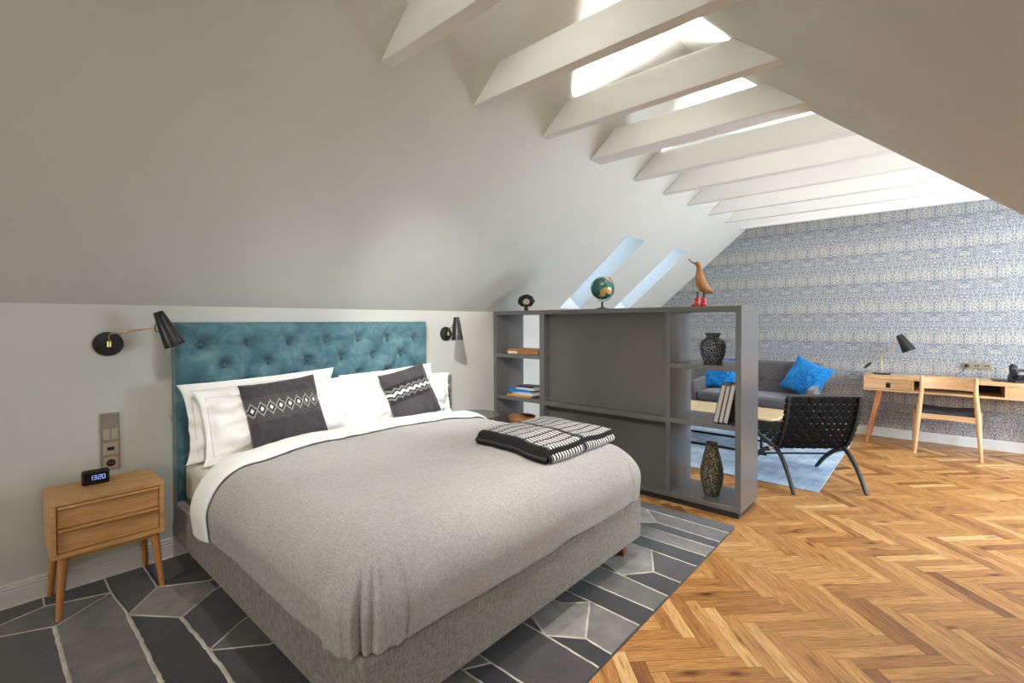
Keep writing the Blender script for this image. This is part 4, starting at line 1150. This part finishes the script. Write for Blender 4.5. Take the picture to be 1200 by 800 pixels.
# stack on the left column, middle shelf
zz = SH2
for (lab, w, h, d, cov, y, x, rz) in (
    ('tan book at the bottom of the stack on the left divider shelf', 0.020, 0.30, 0.22, M['cover_tan'], 3.08, 3.575, R(5)),
    ('white book second in the stack on the left divider shelf', 0.026, 0.28, 0.21, M['cover_white'], 3.04, 3.580, R(-6)),
    ('blue book lying third in the stack on the left divider shelf', 0.024, 0.27, 0.20, M['cover_blue'], 3.07, 3.580, R(8)),
    ('white book topmost but one in the stack on the left divider shelf', 0.020, 0.24, 0.18, M['cover_white'], 3.02, 3.595, R(-4)),
    ('thin black book on top of the stack on the left divider shelf', 0.014, 0.20, 0.16, M['cover_dark'], 3.02, 3.60, R(3))):
    root = bpy.data.objects.new('book', None); col.objects.link(root); tag(root, lab, 'book', 'books stacked in the left shelves'); root['_off'] = (0, 0, 0); root.empty_display_size = .05
    c = 0.0022; m2 = MB()
    m2.box(0, d, -h/2, h/2, 0, c); m2.box(0, d, -h/2, h/2, w-c, w); m2.box(0, c, -h/2, h/2, c, w-c)
    m2.build('cover', cov, root, bevel=0.0006)
    B(c+.0002, d-0.004, -h/2+0.004, h/2-0.004, c+.0002, w-c-.0002).build('pages', M['page'], root)
    root.matrix_world = Matrix.Translation((x, y, zz+0.0002)) @ Matrix.Rotation(rz, 4, 'Z'); zz += w+0.0003
# wooden box on the upper left shelf
bxr = thing('wooden_box', 'flat brown wooden box on the upper left shelf of the divider', 'box', (3.58, 3.04, 1.0783), R(4), world=False)
B(0, 0.22, -0.19, 0.19, 0.0, 0.034).build('box_body', M['book_brown'], bxr, bevel=0.003)
B(0.002, 0.218, -0.188, 0.188, 0.0345, 0.052).build('lid', M['book_brown'], bxr, bevel=0.003)
B(-0.0015, 0.0, 0.06, 0.17, 0.006, 0.030).build('paper_tag', M['page'], bxr)
# brown bowl in the lower left compartment
o = MB().lathe([(0.0005, 0.0), (0.05, 0.0), (0.055, 0.01), (0.10, 0.20), (0.14, 0.315), (0.146, 0.345), (0.138, 0.345), (0.09, 0.20), (0.0005, 0.03)], (0, 0, 0), 40).build('wooden_bowl', M['book_brown'], None, smooth=True, off=(0, 0, 0))
o.location = (3.75, 3.19, 0.0813); tag(o, 'brown wooden bowl in the lower left compartment of the divider', 'bowl')

# ------------------------------------------------------------------ sitting area
o = B(4.53, 6.62, 0.69, 2.75, 0.0, 0.009).build('blue_rug', M['rug2'], None, bevel=0.002, off=(5.5, 1.6, 0)); o.location.z = 0.0004
tag(o, 'faded blue rug under the coffee table and black chair', 'rug')
RZ = 0.0098
# sofa
sf = thing('sofa', 'two-seat grey sofa with button-tufted back against the papered wall', 'sofa', (6.85, 1.76, RZ))
SY0, SY1 = 1.035, 2.48; SX0, SX1 = 6.42, 7.22
B(SX0+0.02, SX1-0.06, SY0+0.07, SY1-0.07, 0.20, 0.335).build('seat_frame', M['sofa'], sf, bevel=0.02, seg=3)
B(SX0-0.01, SX1-0.22, SY0+0.105, SY1-0.105, 0.337, 0.465).build('seat_cushion', M['sofa'], sf, bevel=0.045, seg=5)
def sofaback():
    y0, y1, z0, z1 = SY0+0.02, SY1-0.02, 0.30, 0.862
    btn = [(y0+0.17+i*0.26, 0.60) for i in range(5)]
    mb = MB()
    def f(u, v):
        y = y0+(y1-y0)*u; z = z0+(z1-z0)*v; x = 6.98+0.10*(z-z0)/(z1-z0)
        e = min(y-y0, y1-y, z1-z); h = 0.03*(1-math.exp(-max(e, 0)/0.02))
        for by, bz in btn:
            d = math.hypot(y-by, z-bz); h -= 0.022*math.exp(-(d/0.035)**2)
            if abs(z-bz) < 0.05 and abs(y-by) < 0.2: h -= 0.004*math.exp(-((z-bz)/0.01)**2)
        rr = 0.06; zz_ = z
        cy = min(y-y0, y1-y)
        if cy < rr and z > z1-rr:
            zz_ = min(z, z1-rr+math.sqrt(max(0, rr*rr-(rr-cy)**2)))
        return (x-h, y, zz_)
    nu, nv = 90, 50; mb.grid(f, nu, nv)
    o_ = len(mb.v)
    mb.grid(lambda u, v: (f(u, v)[0]+0.13+ (0.03 if True else 0) + (f(u, v)[0]*0), f(u, v)[1], f(u, v)[2]), nu, nv)
    n1 = nu+1
    for i in range(nu): mb.f.append((i, i+1, o_+i+1, o_+i)); k = nv*n1+i; mb.f.append((k, k+1, o_+k+1, o_+k))
    for j in range(nv): mb.f.append((j*n1, (j+1)*n1, o_+(j+1)*n1, o_+j*n1)); k = j*n1+nu; mb.f.append((k, k+n1, o_+k+n1, o_+k))
    bk_ = mb.build('backrest', M['sofa'], sf, smooth=True, autosmooth=50)
    for by, bz in btn:
        xx = 6.98+0.10*(bz-z0)/(z1-z0)-0.010
        MB().lathe([(0.0005, -0.004), (0.011, -0.003), (0.012, 0.002), (0.006, 0.006), (0.0005, 0.007)], (xx, by, bz), 12, Matrix.Rotation(R(-90), 3, 'Y')).build('button', M['cover_dark'], bk_, smooth=True)
sofaback()
for s_, ya, yb in ((0, SY0, SY0+0.085), (1, SY1-0.085, SY1)):
    MB().prism([(SX0+0.03, 0.22), (SX0, 0.30), (SX0+0.01, 0.56), (SX0+0.05, 0.595), (SX0+0.30, 0.60), (SX1-0.08, 0.66), (SX1-0.06, 0.22)], ya, yb, 'y').build('armrest', M['sofa'], sf, bevel=0.022, seg=4)
for lx in (SX0+0.09, SX1-0.12):
    for ly in (SY0+0.10, SY1-0.10):
        sy = -1 if ly < 1.7 else 1
        MB().tube([(lx, ly+sy*0.02, RZ+0.0005), (lx, ly, 0.205)], [0.012, 0.020], 12).build('leg', M['sofa_leg'], sf, autosmooth=40)
def blue(label, loc, lean, roll, yaw, s_=0.44, seed=3.0):
    o = cushion_mesh(s_*1.02, s_, 0.15, 60, 60, seed, wr=0.9, pinch=0.09).build('sofa_cushion', M['blue'], None, smooth=True)
    tag(o, label, 'cushion', 'bright blue cushions on the sofa')
    o.matrix_world = Matrix.Translation(loc) @ Matrix.Rotation(yaw, 4, 'Z') @ Matrix.Rotation(-lean, 4, 'X') @ Matrix.Rotation(roll, 4, 'Y'); return o
blue('bright blue cushion at the left end of the grey sofa', (6.83, 2.23, 0.468), R(24), R(5), R(-84), 0.44, 3.0)
blue('bright blue cushion at the right end of the grey sofa', (6.82, 1.29, 0.480), R(22), R(22), R(-100), 0.46, 11.0)

# coffee table
ct = thing('coffee_table', 'low coffee table with pale oak top on a thin black frame', 'coffee table', (5.7, 1.8, RZ))
tx0, tx1, ty0, ty1, tz = 5.345, 6.02, 1.18, 2.45, 0.400
MB().prism([(tx0+0.10, ty0), (tx1-0.10, ty0), (tx1-.02, ty0+0.06), (tx1, ty0+0.12), (tx1, ty1), (tx0, ty1), (tx0, ty0+0.12), (tx0+0.02, ty0+0.05)], tz-0.022, tz, 'z').build('table_top', M['table_oak'], ct, bevel=0.004)
B(tx0+0.04, tx1-0.04, ty0+0.12, ty1-0.04, tz-0.045, tz-0.0225).build('apron', M['black_metal'], ct)
for xx in (tx0+0.045, tx1-0.06):
    B(xx, xx+0.022, ty0+0.10, ty1-0.03, RZ+0.0003, 0.034).build('floor_rail', M['black_metal'], ct, bevel=0.002)
    for yy in (ty0+0.14, ty1-0.08): B(xx, xx+0.022, yy, yy+0.022, 0.0345, tz-0.0455).build('leg', M['black_metal'], ct, bevel=0.002)

# woven folding chair
def lounge():
    t = thing('folding_lounge_chair', 'black folding lounge chair with woven strap seat and back', 'chair', (4.525, 0.61, 0.0004), R(39.1), world=False)
    hw = 0.315
    def bez(p, n=18):
        out = []
        for i in range(n+1):
            s_ = i/n; q = [Vector(a) for a in p]
            while len(q) > 1: q = [q[k]*(1-s_)+q[k+1]*s_ for k in range(len(q)-1)]
            out.append(q[0])
        return out
    backf = bez([(0.125, 0.775), (0.155, 0.56), (0.24, 0.36), (0.345, 0.285)], 14)     # back rail, top to hinge
    front = bez([(0.345, 0.285), (0.48, 0.25), (0.62, 0.14), (0.735, 0.0105)], 12)         # goes on as the front foot
    seatf = bez([(0.27, 0.305), (0.42, 0.315), (0.60, 0.36), (0.86, 0.40)], 12)
    rear = bez([(0.0, 0.0), (0.075, 0.13), (0.16, 0.25), (0.27, 0.305)], 12)
    def rail(pts, y, w, h, name, taper=None):
        mb = MB(); vs = []; n = len(pts)
        for i, p in enumerate(pts):
            tg = (pts[min(i+1, n-1)]-pts[max(i-1, 0)]).normalized(); nn = Vector((-tg.y, tg.x))
            hh = h if taper is None else h*(taper[0]+(taper[1]-taper[0])*i/(n-1))
            a = p+nn*hh/2; b = p-nn*hh/2
            vs += [(a.x, y-w/2, a.y), (a.x, y+w/2, a.y), (b.x, y+w/2, b.y), (b.x, y-w/2, b.y)]
        lo = min(v[2] for v in vs)
        zmin = 0.0104 if pts[-1].y > 0.005 and pts[-1].x > 0.7 and pts[-1].y < 0.05 else 0.0
        if lo < zmin: vs = [(v[0], v[1], max(v[2], zmin)) for v in vs]
        fs = [(0, 1, 2, 3), tuple(4*(n-1)+k for k in (3, 2, 1, 0))]
        for i in range(n-1):
            for k in range(4): fs.append((4*i+k, 4*(i+1)+k, 4*(i+1)+(k+1) % 4, 4*i+(k+1) % 4))
        mb.add(vs, fs); return mb.build(name, M['black_leg'], t, bevel=0.004)
    for s_ in (-1, 1):
        rail(backf, s_*0.287-0.022, 0.024, 0.034, 'back_rail')
        rail(front, s_*hw, 0.024, 0.034, 'leg', (1.15, 0.75))
        rail(seatf, s_*(hw-0.030), 0.024, 0.034, 'seat_rail')
        rail(rear, s_*(hw-0.030), 0.024, 0.034, 'leg', (0.75, 1.15))
        mb = MB(); mb.tube([(0.305, s_*(hw-0.05), 0.300), (0.305, s_*(hw+0.018), 0.300)], 0.010, 14); mb.build('pivot_bolt', M['brass'], t, autosmooth=40)
    def cross(p, name, r=0.012, w=hw):
        MB().tube([(p[0], -w+0.0, p[1]), (p[0], w, p[1])], r, 12).build(name, M['black_leg'], t, autosmooth=40)
    MB().tube([(backf[0].x, -0.309, backf[0].y+0.002), (backf[0].x, 0.265, backf[0].y+0.002)], 0.013, 12).build('crossbar', M['black_leg'], t, autosmooth=40); cross((0.300, 0.335), 'crossbar', 0.010, hw-0.03); cross((seatf[-1].x, seatf[-1].y), 'crossbar', 0.013, hw-0.03)
    cross((0.56, 0.185), 'crossbar', 0.009)
    # woven webbing: straps across and along with small gaps
    def weave(curve, w, ncross, nlong, off, name, yo=0.0):
        # arc-length table
        L = [0.0]
        for a, b in zip(curve[:-1], curve[1:]): L.append(L[-1]+(b-a).length)
        def at(s_):
            for i in range(len(L)-1):
                if s_ <= L[i+1] or i == len(L)-2:
                    k = (s_-L[i])/(L[i+1]-L[i]); p = curve[i]*(1-k)+curve[i+1]*k; tg = (curve[i+1]-curve[i]).normalized(); return p, Vector((-tg.y, tg.x))
        tot = L[-1]; mb = MB(); th = 0.0016
        pc = (tot-0.02)/ncross; pl = 2*w/nlong
        gapc, gapl = 0.0095, 0.0125
        def strip(fn, n, wd):
            # fn(i/n, side) -> centreline point and cross vector; build as thin box strip
            rows = []
            for i in range(n+1):
                c, cv, nn = fn(i/n); rows.append([c-cv*wd/2+nn*th/2, c+cv*wd/2+nn*th/2, c+cv*wd/2-nn*th/2, c-cv*wd/2-nn*th/2])
            vs = [p for r_ in rows for p in r_]; fs = [(0, 1, 2, 3), tuple(4*n+k for k in (3, 2, 1, 0))]
            for i in range(n):
                for k in range(4): fs.append((4*i+k, 4*(i+1)+k, 4*(i+1)+(k+1) % 4, 4*i+(k+1) % 4))
            mb.add(vs, fs)
        for c in range(ncross):
            s_ = 0.010+pc*(c+0.5); p, nn = at(s_); tg = Vector((nn.y, -nn.x))
            def fn(k, p=p, nn=nn, tg=tg, c=c):
                y = -w-0.012+(2*w+0.024)*k; ph = math.cos(PI*(y+w)/pl + PI*c)*0.0022
                q = p+nn*(off+ph); return Vector((q.x, y+yo, q.y)), Vector((tg.x, 0, tg.y)), Vector((nn.x, 0, nn.y))
            strip(fn, nlong*4, pc-gapc)
        for l in range(nlong):
            y = -w+pl*(l+0.5)
            def fn(k, y=y, l=l):
                s_ = max(0.0, min(tot, tot*k)); p, nn = at(s_); ph = -math.cos(PI*(s_-0.010)/pc + PI*l + PI/2)*0.0022
                q = p+nn*(off+ph); return Vector((q.x, y+yo, q.y)), Vector((0, 1, 0)), Vector((nn.x, 0, nn.y))
            strip(fn, ncross*4, pl-gapl)
        # selvedge wraps along both rails
        mb.build(name, M['strap'], t, recalc=True)
    weave(backf, 0.287-0.026, 9, 11, 0.0, 'woven_back', -0.022)
    weave(seatf, hw-0.062, 11, 11, 0.012, 'woven_seat')
    for s_ in (-1, 1):      # strap loops round the rails
        mb = MB(); n = len(backf)
        Lt = [0.0]
        for a, b in zip(backf[:-1], backf[1:]): Lt.append(Lt[-1]+(b-a).length)
        for c in range(10):
            s0 = 0.010+(Lt[-1]-0.02)/10*(c+0.5)
            for i in range(n-1):
                if s0 <= Lt[i+1]: break
            k = (s0-Lt[i])/(Lt[i+1]-Lt[i]); p = backf[i]*(1-k)+backf[i+1]*k; tg = (backf[i+1]-backf[i]).normalized()
            a = Vector((p.x, s_*0.287-0.022, p.y)); d = Vector((tg.x, 0, tg.y))
            mb.bar(a-d*0.017, a+d*0.017, 0.029, 0.029, 0.038, 0.038, up=(0, 1, 0))
        mb.build('strap_loops', M['strap'], t, bevel=0.002)
    return t
lounge()

# ------------------------------------------------------------------ desk
ds = thing('desk', 'long pale oak desk with two drawers against the papered wall', 'desk', (6.95, -0.15, 0))
dx0, dx1, dy0, dy1, dz0, dz1 = 6.72, 7.20, -0.93, 0.598, 0.610, 0.772
B(dx0, dx1, dy0, dy1, dz1-0.030, dz1).build('top', M['oak_desk'], ds, bevel=0.004, seg=3)
B(dx0+0.004, dx1, dy0, dy1, dz0, dz0+0.020).build('bottom_board', M['oak_desk'], ds, bevel=0.003)
for (a, b) in ((dy1-0.022, dy1-0.001), (dy0+0.001, dy0+0.022), (0.160, 0.178), (-0.548, -0.530)):
    B(dx0+0.003, dx1-0.001, a, b, dz0+0.0205, dz1-0.0305).build('side_board' if abs(a) > 0.57 else 'partition', M['oak_desk'], ds, bevel=0.001)
B(dx1-0.012, dx1-0.001, dy0+0.023, dy1-0.023, dz0+0.0205, dz1-0.0305).build('rear_board', M['recess'], ds)
for (a, b) in ((0.179, dy1-0.023), (dy0+0.023, -0.549)):
    mb = MB(); yc = (a+b)/2; hz0, hz1 = 0.648, 0.705
    z0, z1 = dz0+0.0225, dz1-0.0325; x0, x1 = dx0+0.004, dx0+0.022
    mb.box(x0, x1, a+.001, yc-0.021, z0, z1); mb.box(x0, x1, yc+0.021, b-.001, z0, z1); mb.box(x0, x1, yc-0.021, yc+0.021, z0, hz0)
    mb.box(x0, x1, yc-0.021, yc+0.021, hz1, z1)
    d_ = mb.build('drawer', M['oak_desk'], ds)
    B(x1-0.006, x1, yc-0.0205, yc+0.0205, hz0+.0005, hz1-.0005).build('pull_recess', M['dark'], d_)
for (lx, ly, fx, fy) in ((6.765, 0.455, 6.752, 0.575), (7.15, 0.455, 7.165, 0.575), (6.765, -0.79, 6.752, -0.90), (7.15, -0.79, 7.165, -0.90)):
    MB().bar((fx, fy, 0.0), (lx, ly, dz0), 0.034, 0.060, 0.034, 0.052).build('leg', M['oak_desk_leg'], ds, bevel=0.006, seg=3)
for ly_ in (0.455, -0.79):
    B(6.79, 7.13, ly_-0.012, ly_+0.012, dz0-0.05, dz0-0.0005).build('stretcher', M['oak_desk_leg'], ds, bevel=0.002)

# desk lamp
dp = thing('desk_lamp', 'black desk lamp with brass arm and cone shade, left end of the desk', 'desk lamp', (7.03, 0.455, dz1), 0, world=True)
z = dz1
MB().lathe([(0.0005, z), (0.085, z), (0.087, z+0.006), (0.080, z+0.014), (0.020, z+0.018), (0.0005, z+0.018)], (7.03, 0.455, 0), 40).build('base', M['black_metal'], dp, autosmooth=40)
MB().tube([(7.03, 0.455, z+0.017), (7.03, 0.455, z+0.190)], 0.0055, 10).build('stem', M['brass'], dp, autosmooth=40)
MB().lathe([(0.0005, -0.012), (0.010, -0.010), (0.012, 0.0), (0.010, 0.010), (0.0005, 0.012)], (7.03, 0.455, z+0.200), 16).build('joint', M['brass'], dp, smooth=True)
A0, A1 = Vector((7.03, 0.610, 0.842)), Vector((7.03, 0.322, 1.148))
MB().tube([A0, A1], 0.0045, 10).build('arm', M['brass'], dp, autosmooth=40)
dd = (A1-A0).normalized()
MB().tube([A0-dd*0.02, A0-dd*0.01, A0+dd*0.03, A0+dd*0.07, A0+dd*0.085], [0.003, 0.007, 0.0145, 0.013, 0.005], 14).build('counterweight', M['black_metal'], dp, smooth=True)
cone_between((7.03, 0.300, 1.232), (7.03, 0.208, 1.052), 0.032, 0.066).build('shade', M['black_metal'], dp, autosmooth=50)
lp = []
for i in range(13):
    a = PI*i/12; lp.append(Vector((7.03, 0.292, 1.165))+Vector((0, 0.028+0.020*math.sin(a), 0.024*math.cos(a))))
MB().tube(lp, 0.003, 8).build('pivot_loop', M['chrome'], dp, smooth=True)

# desk chair
dc = thing('desk_chair', 'light oak chair with curved back rail and black seat, at the desk', 'chair', (6.75, -0.11, 0))
for s_, yt, yb_ in ((1, 0.092, 0.142), (-1, -0.316, -0.360)):
    ym_ = yt+(yb_-yt)*0.45
    MB().tube([(6.54, yb_, 0.0), (6.562, ym_, 0.42), (6.560, yt*1.0+0*s_, 0.66), (6.535, yt, 0.822)], [0.014, 0.023, 0.020, 0.014], 16).build('leg', M['oak_chair'], dc, autosmooth=50)
    MB().tube([(7.02, yb_+s_*0.02, 0.0), (7.0, yb_+s_*0.01, 0.425)], [0.013, 0.020], 14).build('leg', M['oak_chair'], dc, autosmooth=50)
    MB().bar((6.565, ym_, 0.395), (7.0, yb_+s_*0.01, 0.405), 0.022, 0.022, 0.050, 0.045).build('side_rail', M['oak_chair'], dc, bevel=0.004)
def rail2(za, zb, bow, x, th, name, ya=0.088, yb=-0.312, arch=0.0):
    mb = MB()
    def f(u, v, dx=0.0):
        y = ya+(yb-ya)*u; k = 4*u*(1-u)
        return (x-bow*k+dx, y, za+(zb-za)*v + (arch*k if v < 0.5 else 0))
    nu = 24; mb.grid(lambda u, v: f(u, v), nu, 4); o_ = len(mb.v); mb.grid(lambda u, v: f(u, v, th), nu, 4); n1 = nu+1
    for i in range(nu): mb.f.append((i, i+1, o_+i+1, o_+i)); k = 4*n1+i; mb.f.append((k, k+1, o_+k+1, o_+k))
    for j in range(4): mb.f.append((j*n1, (j+1)*n1, o_+(j+1)*n1, o_+j*n1)); k = j*n1+nu; mb.f.append((k, k+n1, o_+k+n1, o_+k))
    return mb.build(name, M['oak_desk'], dc, bevel=0.003, autosmooth=50)
rail2(0.690, 0.812, -0.045, 6.535, 0.018, 'back_rail')
rail2(0.368, 0.428, 0.0, 6.553, 0.022, 'rear_rail', 0.112, -0.334, arch=0.010)
rail2(0.372, 0.425, 0.0, 6.99, 0.020, 'front_rail', 0.145, -0.365)
def seat():
    mb = MB()
    def f(u, v, top=True):
        x = 6.585+0.43*v; wv = 0.212+0.030*v; y = -0.111+(1-2*u)*wv
        dip = 0.016*math.cos((u-0.5)*PI)*1.0
        e = min(u, 1-u, v, 1-v); return (x, y, (0.475-dip-0.02*math.exp(-e*30)) if top else 0.428)
    nu, nv = 26, 24; mb.grid(lambda u, v: f(u, v), nu, nv); o_ = len(mb.v); mb.grid(lambda u, v: f(u, v, False), nu, nv); n1 = nu+1
    for i in range(nu): mb.f.append((i, i+1, o_+i+1, o_+i)); k = nv*n1+i; mb.f.append((k, k+1, o_+k+1, o_+k))
    for j in range(nv): mb.f.append((j*n1, (j+1)*n1, o_+(j+1)*n1, o_+j*n1)); k = j*n1+nu; mb.f.append((k, k+n1, o_+k+n1, o_+k))
    mb.build('seat', M['seatblack'], dc, smooth=True, autosmooth=60)
seat()

# socket strip with plug and lead
sk = thing('socket_strip', 'bronze three-gang socket strip on the wallpaper above the desk', 'socket panel', (END_X, -0.355, 0.865))
B(END_X-0.010, END_X, -0.470, -0.240, 0.862, 0.935).build('plate', M['plate'], sk, bevel=0.002)
for k, yy in enumerate((-0.278, -0.355, -0.432)):
    i_ = B(END_X-0.0125, END_X-0.0095, yy-0.031, yy+0.031, 0.868, 0.929).build('insert', M['plate'], sk, bevel=0.001)
    mb = MB()
    if k == 0: mb.lathe([(0.0005, 0), (0.020, 0), (0.0205, 0.001), (0.0005, 0.0012)], (END_X-0.0124, yy, 0.898), 24, Matrix.Rotation(R(-90), 3, 'Y'))
    else:
        for q in (-0.010, 0.010): mb.box(END_X-0.0136, END_X-0.0124, yy+q-0.0065, yy+q+0.0065, 0.892, 0.906)
    mb.build('socket', M['dark'], i_)
pl = thing('power_plug', 'black plug in the wall socket, its lead dropping behind the desk', 'plug', (END_X-0.02, -0.278, 0.898))
MB().lathe([(0.0005, 0.0), (0.019, 0.0), (0.020, 0.008), (0.016, 0.030), (0.008, 0.036), (0.0005, 0.037)], (END_X-0.0140, -0.278, 0.898), 20, Matrix.Rotation(R(-90), 3, 'Y')).build('plug_body', M['dark'], pl, autosmooth=40)
MB().tube([(END_X-0.046, -0.278, 0.894), (END_X-0.052, -0.262, 0.870), (END_X-0.045, -0.225, 0.825), (END_X-0.032, -0.190, 0.79), (END_X-0.03, -0.17, 0.74), (END_X-0.03, -0.17, 0.62)], 0.0032, 8).build('lead', M['dark'], pl, smooth=True)

# telephone and folder
tp = thing('telephone', 'black desk telephone with handset, cut by the right edge of the photo', 'telephone', (6.95, -0.665, dz1), R(12), world=False)
MB().prism([(-0.09, 0.0), (-0.09, 0.022), (0.09, 0.070), (0.09, 0.0)], -0.10, 0.08, 'y').build('base', M['dark'], tp, bevel=0.005, seg=3)
MB().prism([(0.0, 0.052), (0.055, 0.066), (0.075, 0.160), (0.055, 0.165), (0.030, 0.155)], 0.02, 0.078, 'y').build('handset_cradle', M['dark'], tp, bevel=0.006, seg=3)
hs = MB(); hs.tube([(-0.05, 0.050, 0.066), (-0.035, 0.050, 0.088), (0.03, 0.050, 0.120), (0.058, 0.050, 0.150), (0.050, 0.050, 0.172)], [0.020, 0.016, 0.013, 0.016, 0.022], 14)
hs.build('handset', M['dark'], tp, smooth=True)
B(0.035, 0.065, -0.10, 0.015, 0.10, 0.13).build('screen', M['dark'], tp, bevel=0.003)
B(0.040, 0.060, -0.05, -0.03, 0.060, 0.1005).build('screen_stand', M['dark'], tp)
kp = MB()
for i in range(3):
    for j in range(4): kp.box(-0.075+j*0.022, -0.060+j*0.022, -0.085+i*0.022, -0.070+i*0.022, 0.024+j*0.0058, 0.031+j*0.0058)
kp.build('keypad', M['cover_white'], tp)
o = B(6.90, 7.12, -0.575, -0.455, dz1+0.0002, dz1+0.011).build('folder', M['dark'], None, bevel=0.002, off=(7.0, -0.5, dz1)); tag(o, 'thin black folder lying flat beside the telephone', 'folder')

# ------------------------------------------------------------------ light, world, camera
w = bpy.data.worlds.new('sky'); C.world = w; w.use_nodes = True
bg = w.node_tree.nodes['Background']; bg.inputs[0].default_value = (0.80, 0.90, 1.0, 1); bg.inputs[1].default_value = 1.5

def lamp(name, typ, loc, energy, color, size=0.1, target=None, **kw):
    ld = bpy.data.lights.new(name, typ); ld.energy = energy; ld.color = color
    if typ == 'AREA': ld.size = size
    elif typ in ('POINT', 'SPOT'): ld.shadow_soft_size = size
    for k, v in kw.items(): setattr(ld, k, v)
    o = bpy.data.objects.new(name, ld); col.objects.link(o); o.location = loc
    if target is not None: o.rotation_euler = (Vector(target)-Vector(loc)).to_track_quat('-Z', 'Y').to_euler()
    return o

# collar beam just above the picture with unseen spotlights added to brighten bed, wall and floor
x0, x1 = 0.655, 0.725
o = MB().prism([(yl(BEAM_Z0), BEAM_Z0), (yl(BEAM_Z1), BEAM_Z1), (NEAR_Y+(BEAM_Z1-KNEE_Z)/SLOPE, BEAM_Z1), (NEAR_Y+(BEAM_Z0-KNEE_Z)/SLOPE, BEAM_Z0)], x0, x1, 'x').build('roof_beam', M['beam'], bevel=0.003, off=(0.69, 1.3, BEAM_Z0))
tag(o, 'white collar beam above the near side of the bed, just outside the photo, carrying added spotlights', 'beam', 'collar beams under the roof')
for (y, tgt, e_, ang, sp) in ((1.52, (1.60, 3.10, 0.72), E_SPOT[0], 56, 'aimed at the pillows'), (1.08, (2.95, 3.30, 0.80), E_SPOT[3], 42, 'aimed at the wall past the headboard'), (1.35, (1.9, 2.0, 0.6), E_SPOT[1], 84, 'aimed at the middle of the bed'), (0.85, (2.7, 0.35, 0.0), E_SPOT[2], 80, 'aimed at the herringbone floor')):
    p_ = Vector((0.69, y, 2.60)); d_ = (Vector(tgt)-p_).normalized(); q_ = Vector((0, 0, 1)).rotation_difference(d_).to_matrix()
    t = thing('fill_spotlight', 'small white spotlight added unseen under the beam above the bed, ' + sp, 'fill_spotlight', (0.69, y, BEAM_Z0), group='added spotlights on the near beam')
    MB().tube([(0.69, y, BEAM_Z0-0.0003), (0.69, y, 2.612)], 0.008, 10).build('stem', M['frame'], t, autosmooth=40)
    MB().lathe([(0.0005, -0.05), (0.026, -0.05), (0.030, 0.045), (0.026, 0.045), (0.024, 0.03), (0.0005, 0.03)], p_, 24, q_).build('head', M['frame'], t, autosmooth=40)
    lamp('fill_spot_beam', 'SPOT', p_+d_*0.05, e_, (1.0, 0.975, 0.93), 0.028, target=tuple(Vector(tgt)), spot_size=R(ang), spot_blend=0.9)

cam = bpy.data.cameras.new('camera'); co = bpy.data.objects.new('camera', cam); col.objects.link(co); C.camera = co
FPX, YAW, PITCH, ROLL, CY = 558.6457, .7246, -.0174, -.004, 386.6263
cam.sensor_width = 36; cam.lens = FPX/1200*36; cam.shift_y = -(400-CY)/1200; cam.clip_start = 0.05; cam.clip_end = 100
f = Vector((math.cos(YAW)*math.cos(PITCH), math.sin(YAW)*math.cos(PITCH), math.sin(PITCH)))
rt0 = Vector((math.sin(YAW), -math.cos(YAW), 0)); up0 = rt0.cross(f)
rt = rt0*math.cos(ROLL)+up0*math.sin(ROLL); up = up0*math.cos(ROLL)-rt0*math.sin(ROLL)
m_ = Matrix((rt, up, -f)).transposed().to_4x4(); m_.translation = (0, 0, 1.4); co.matrix_world = m_

C.view_settings.view_transform = 'Standard'; C.view_settings.look = 'None'; C.view_settings.gamma = 1.0
C.view_settings.use_curve_mapping = False; C.view_settings.exposure = 0.0
for o in bpy.data.objects:
    if '_off' in o: del o['_off']
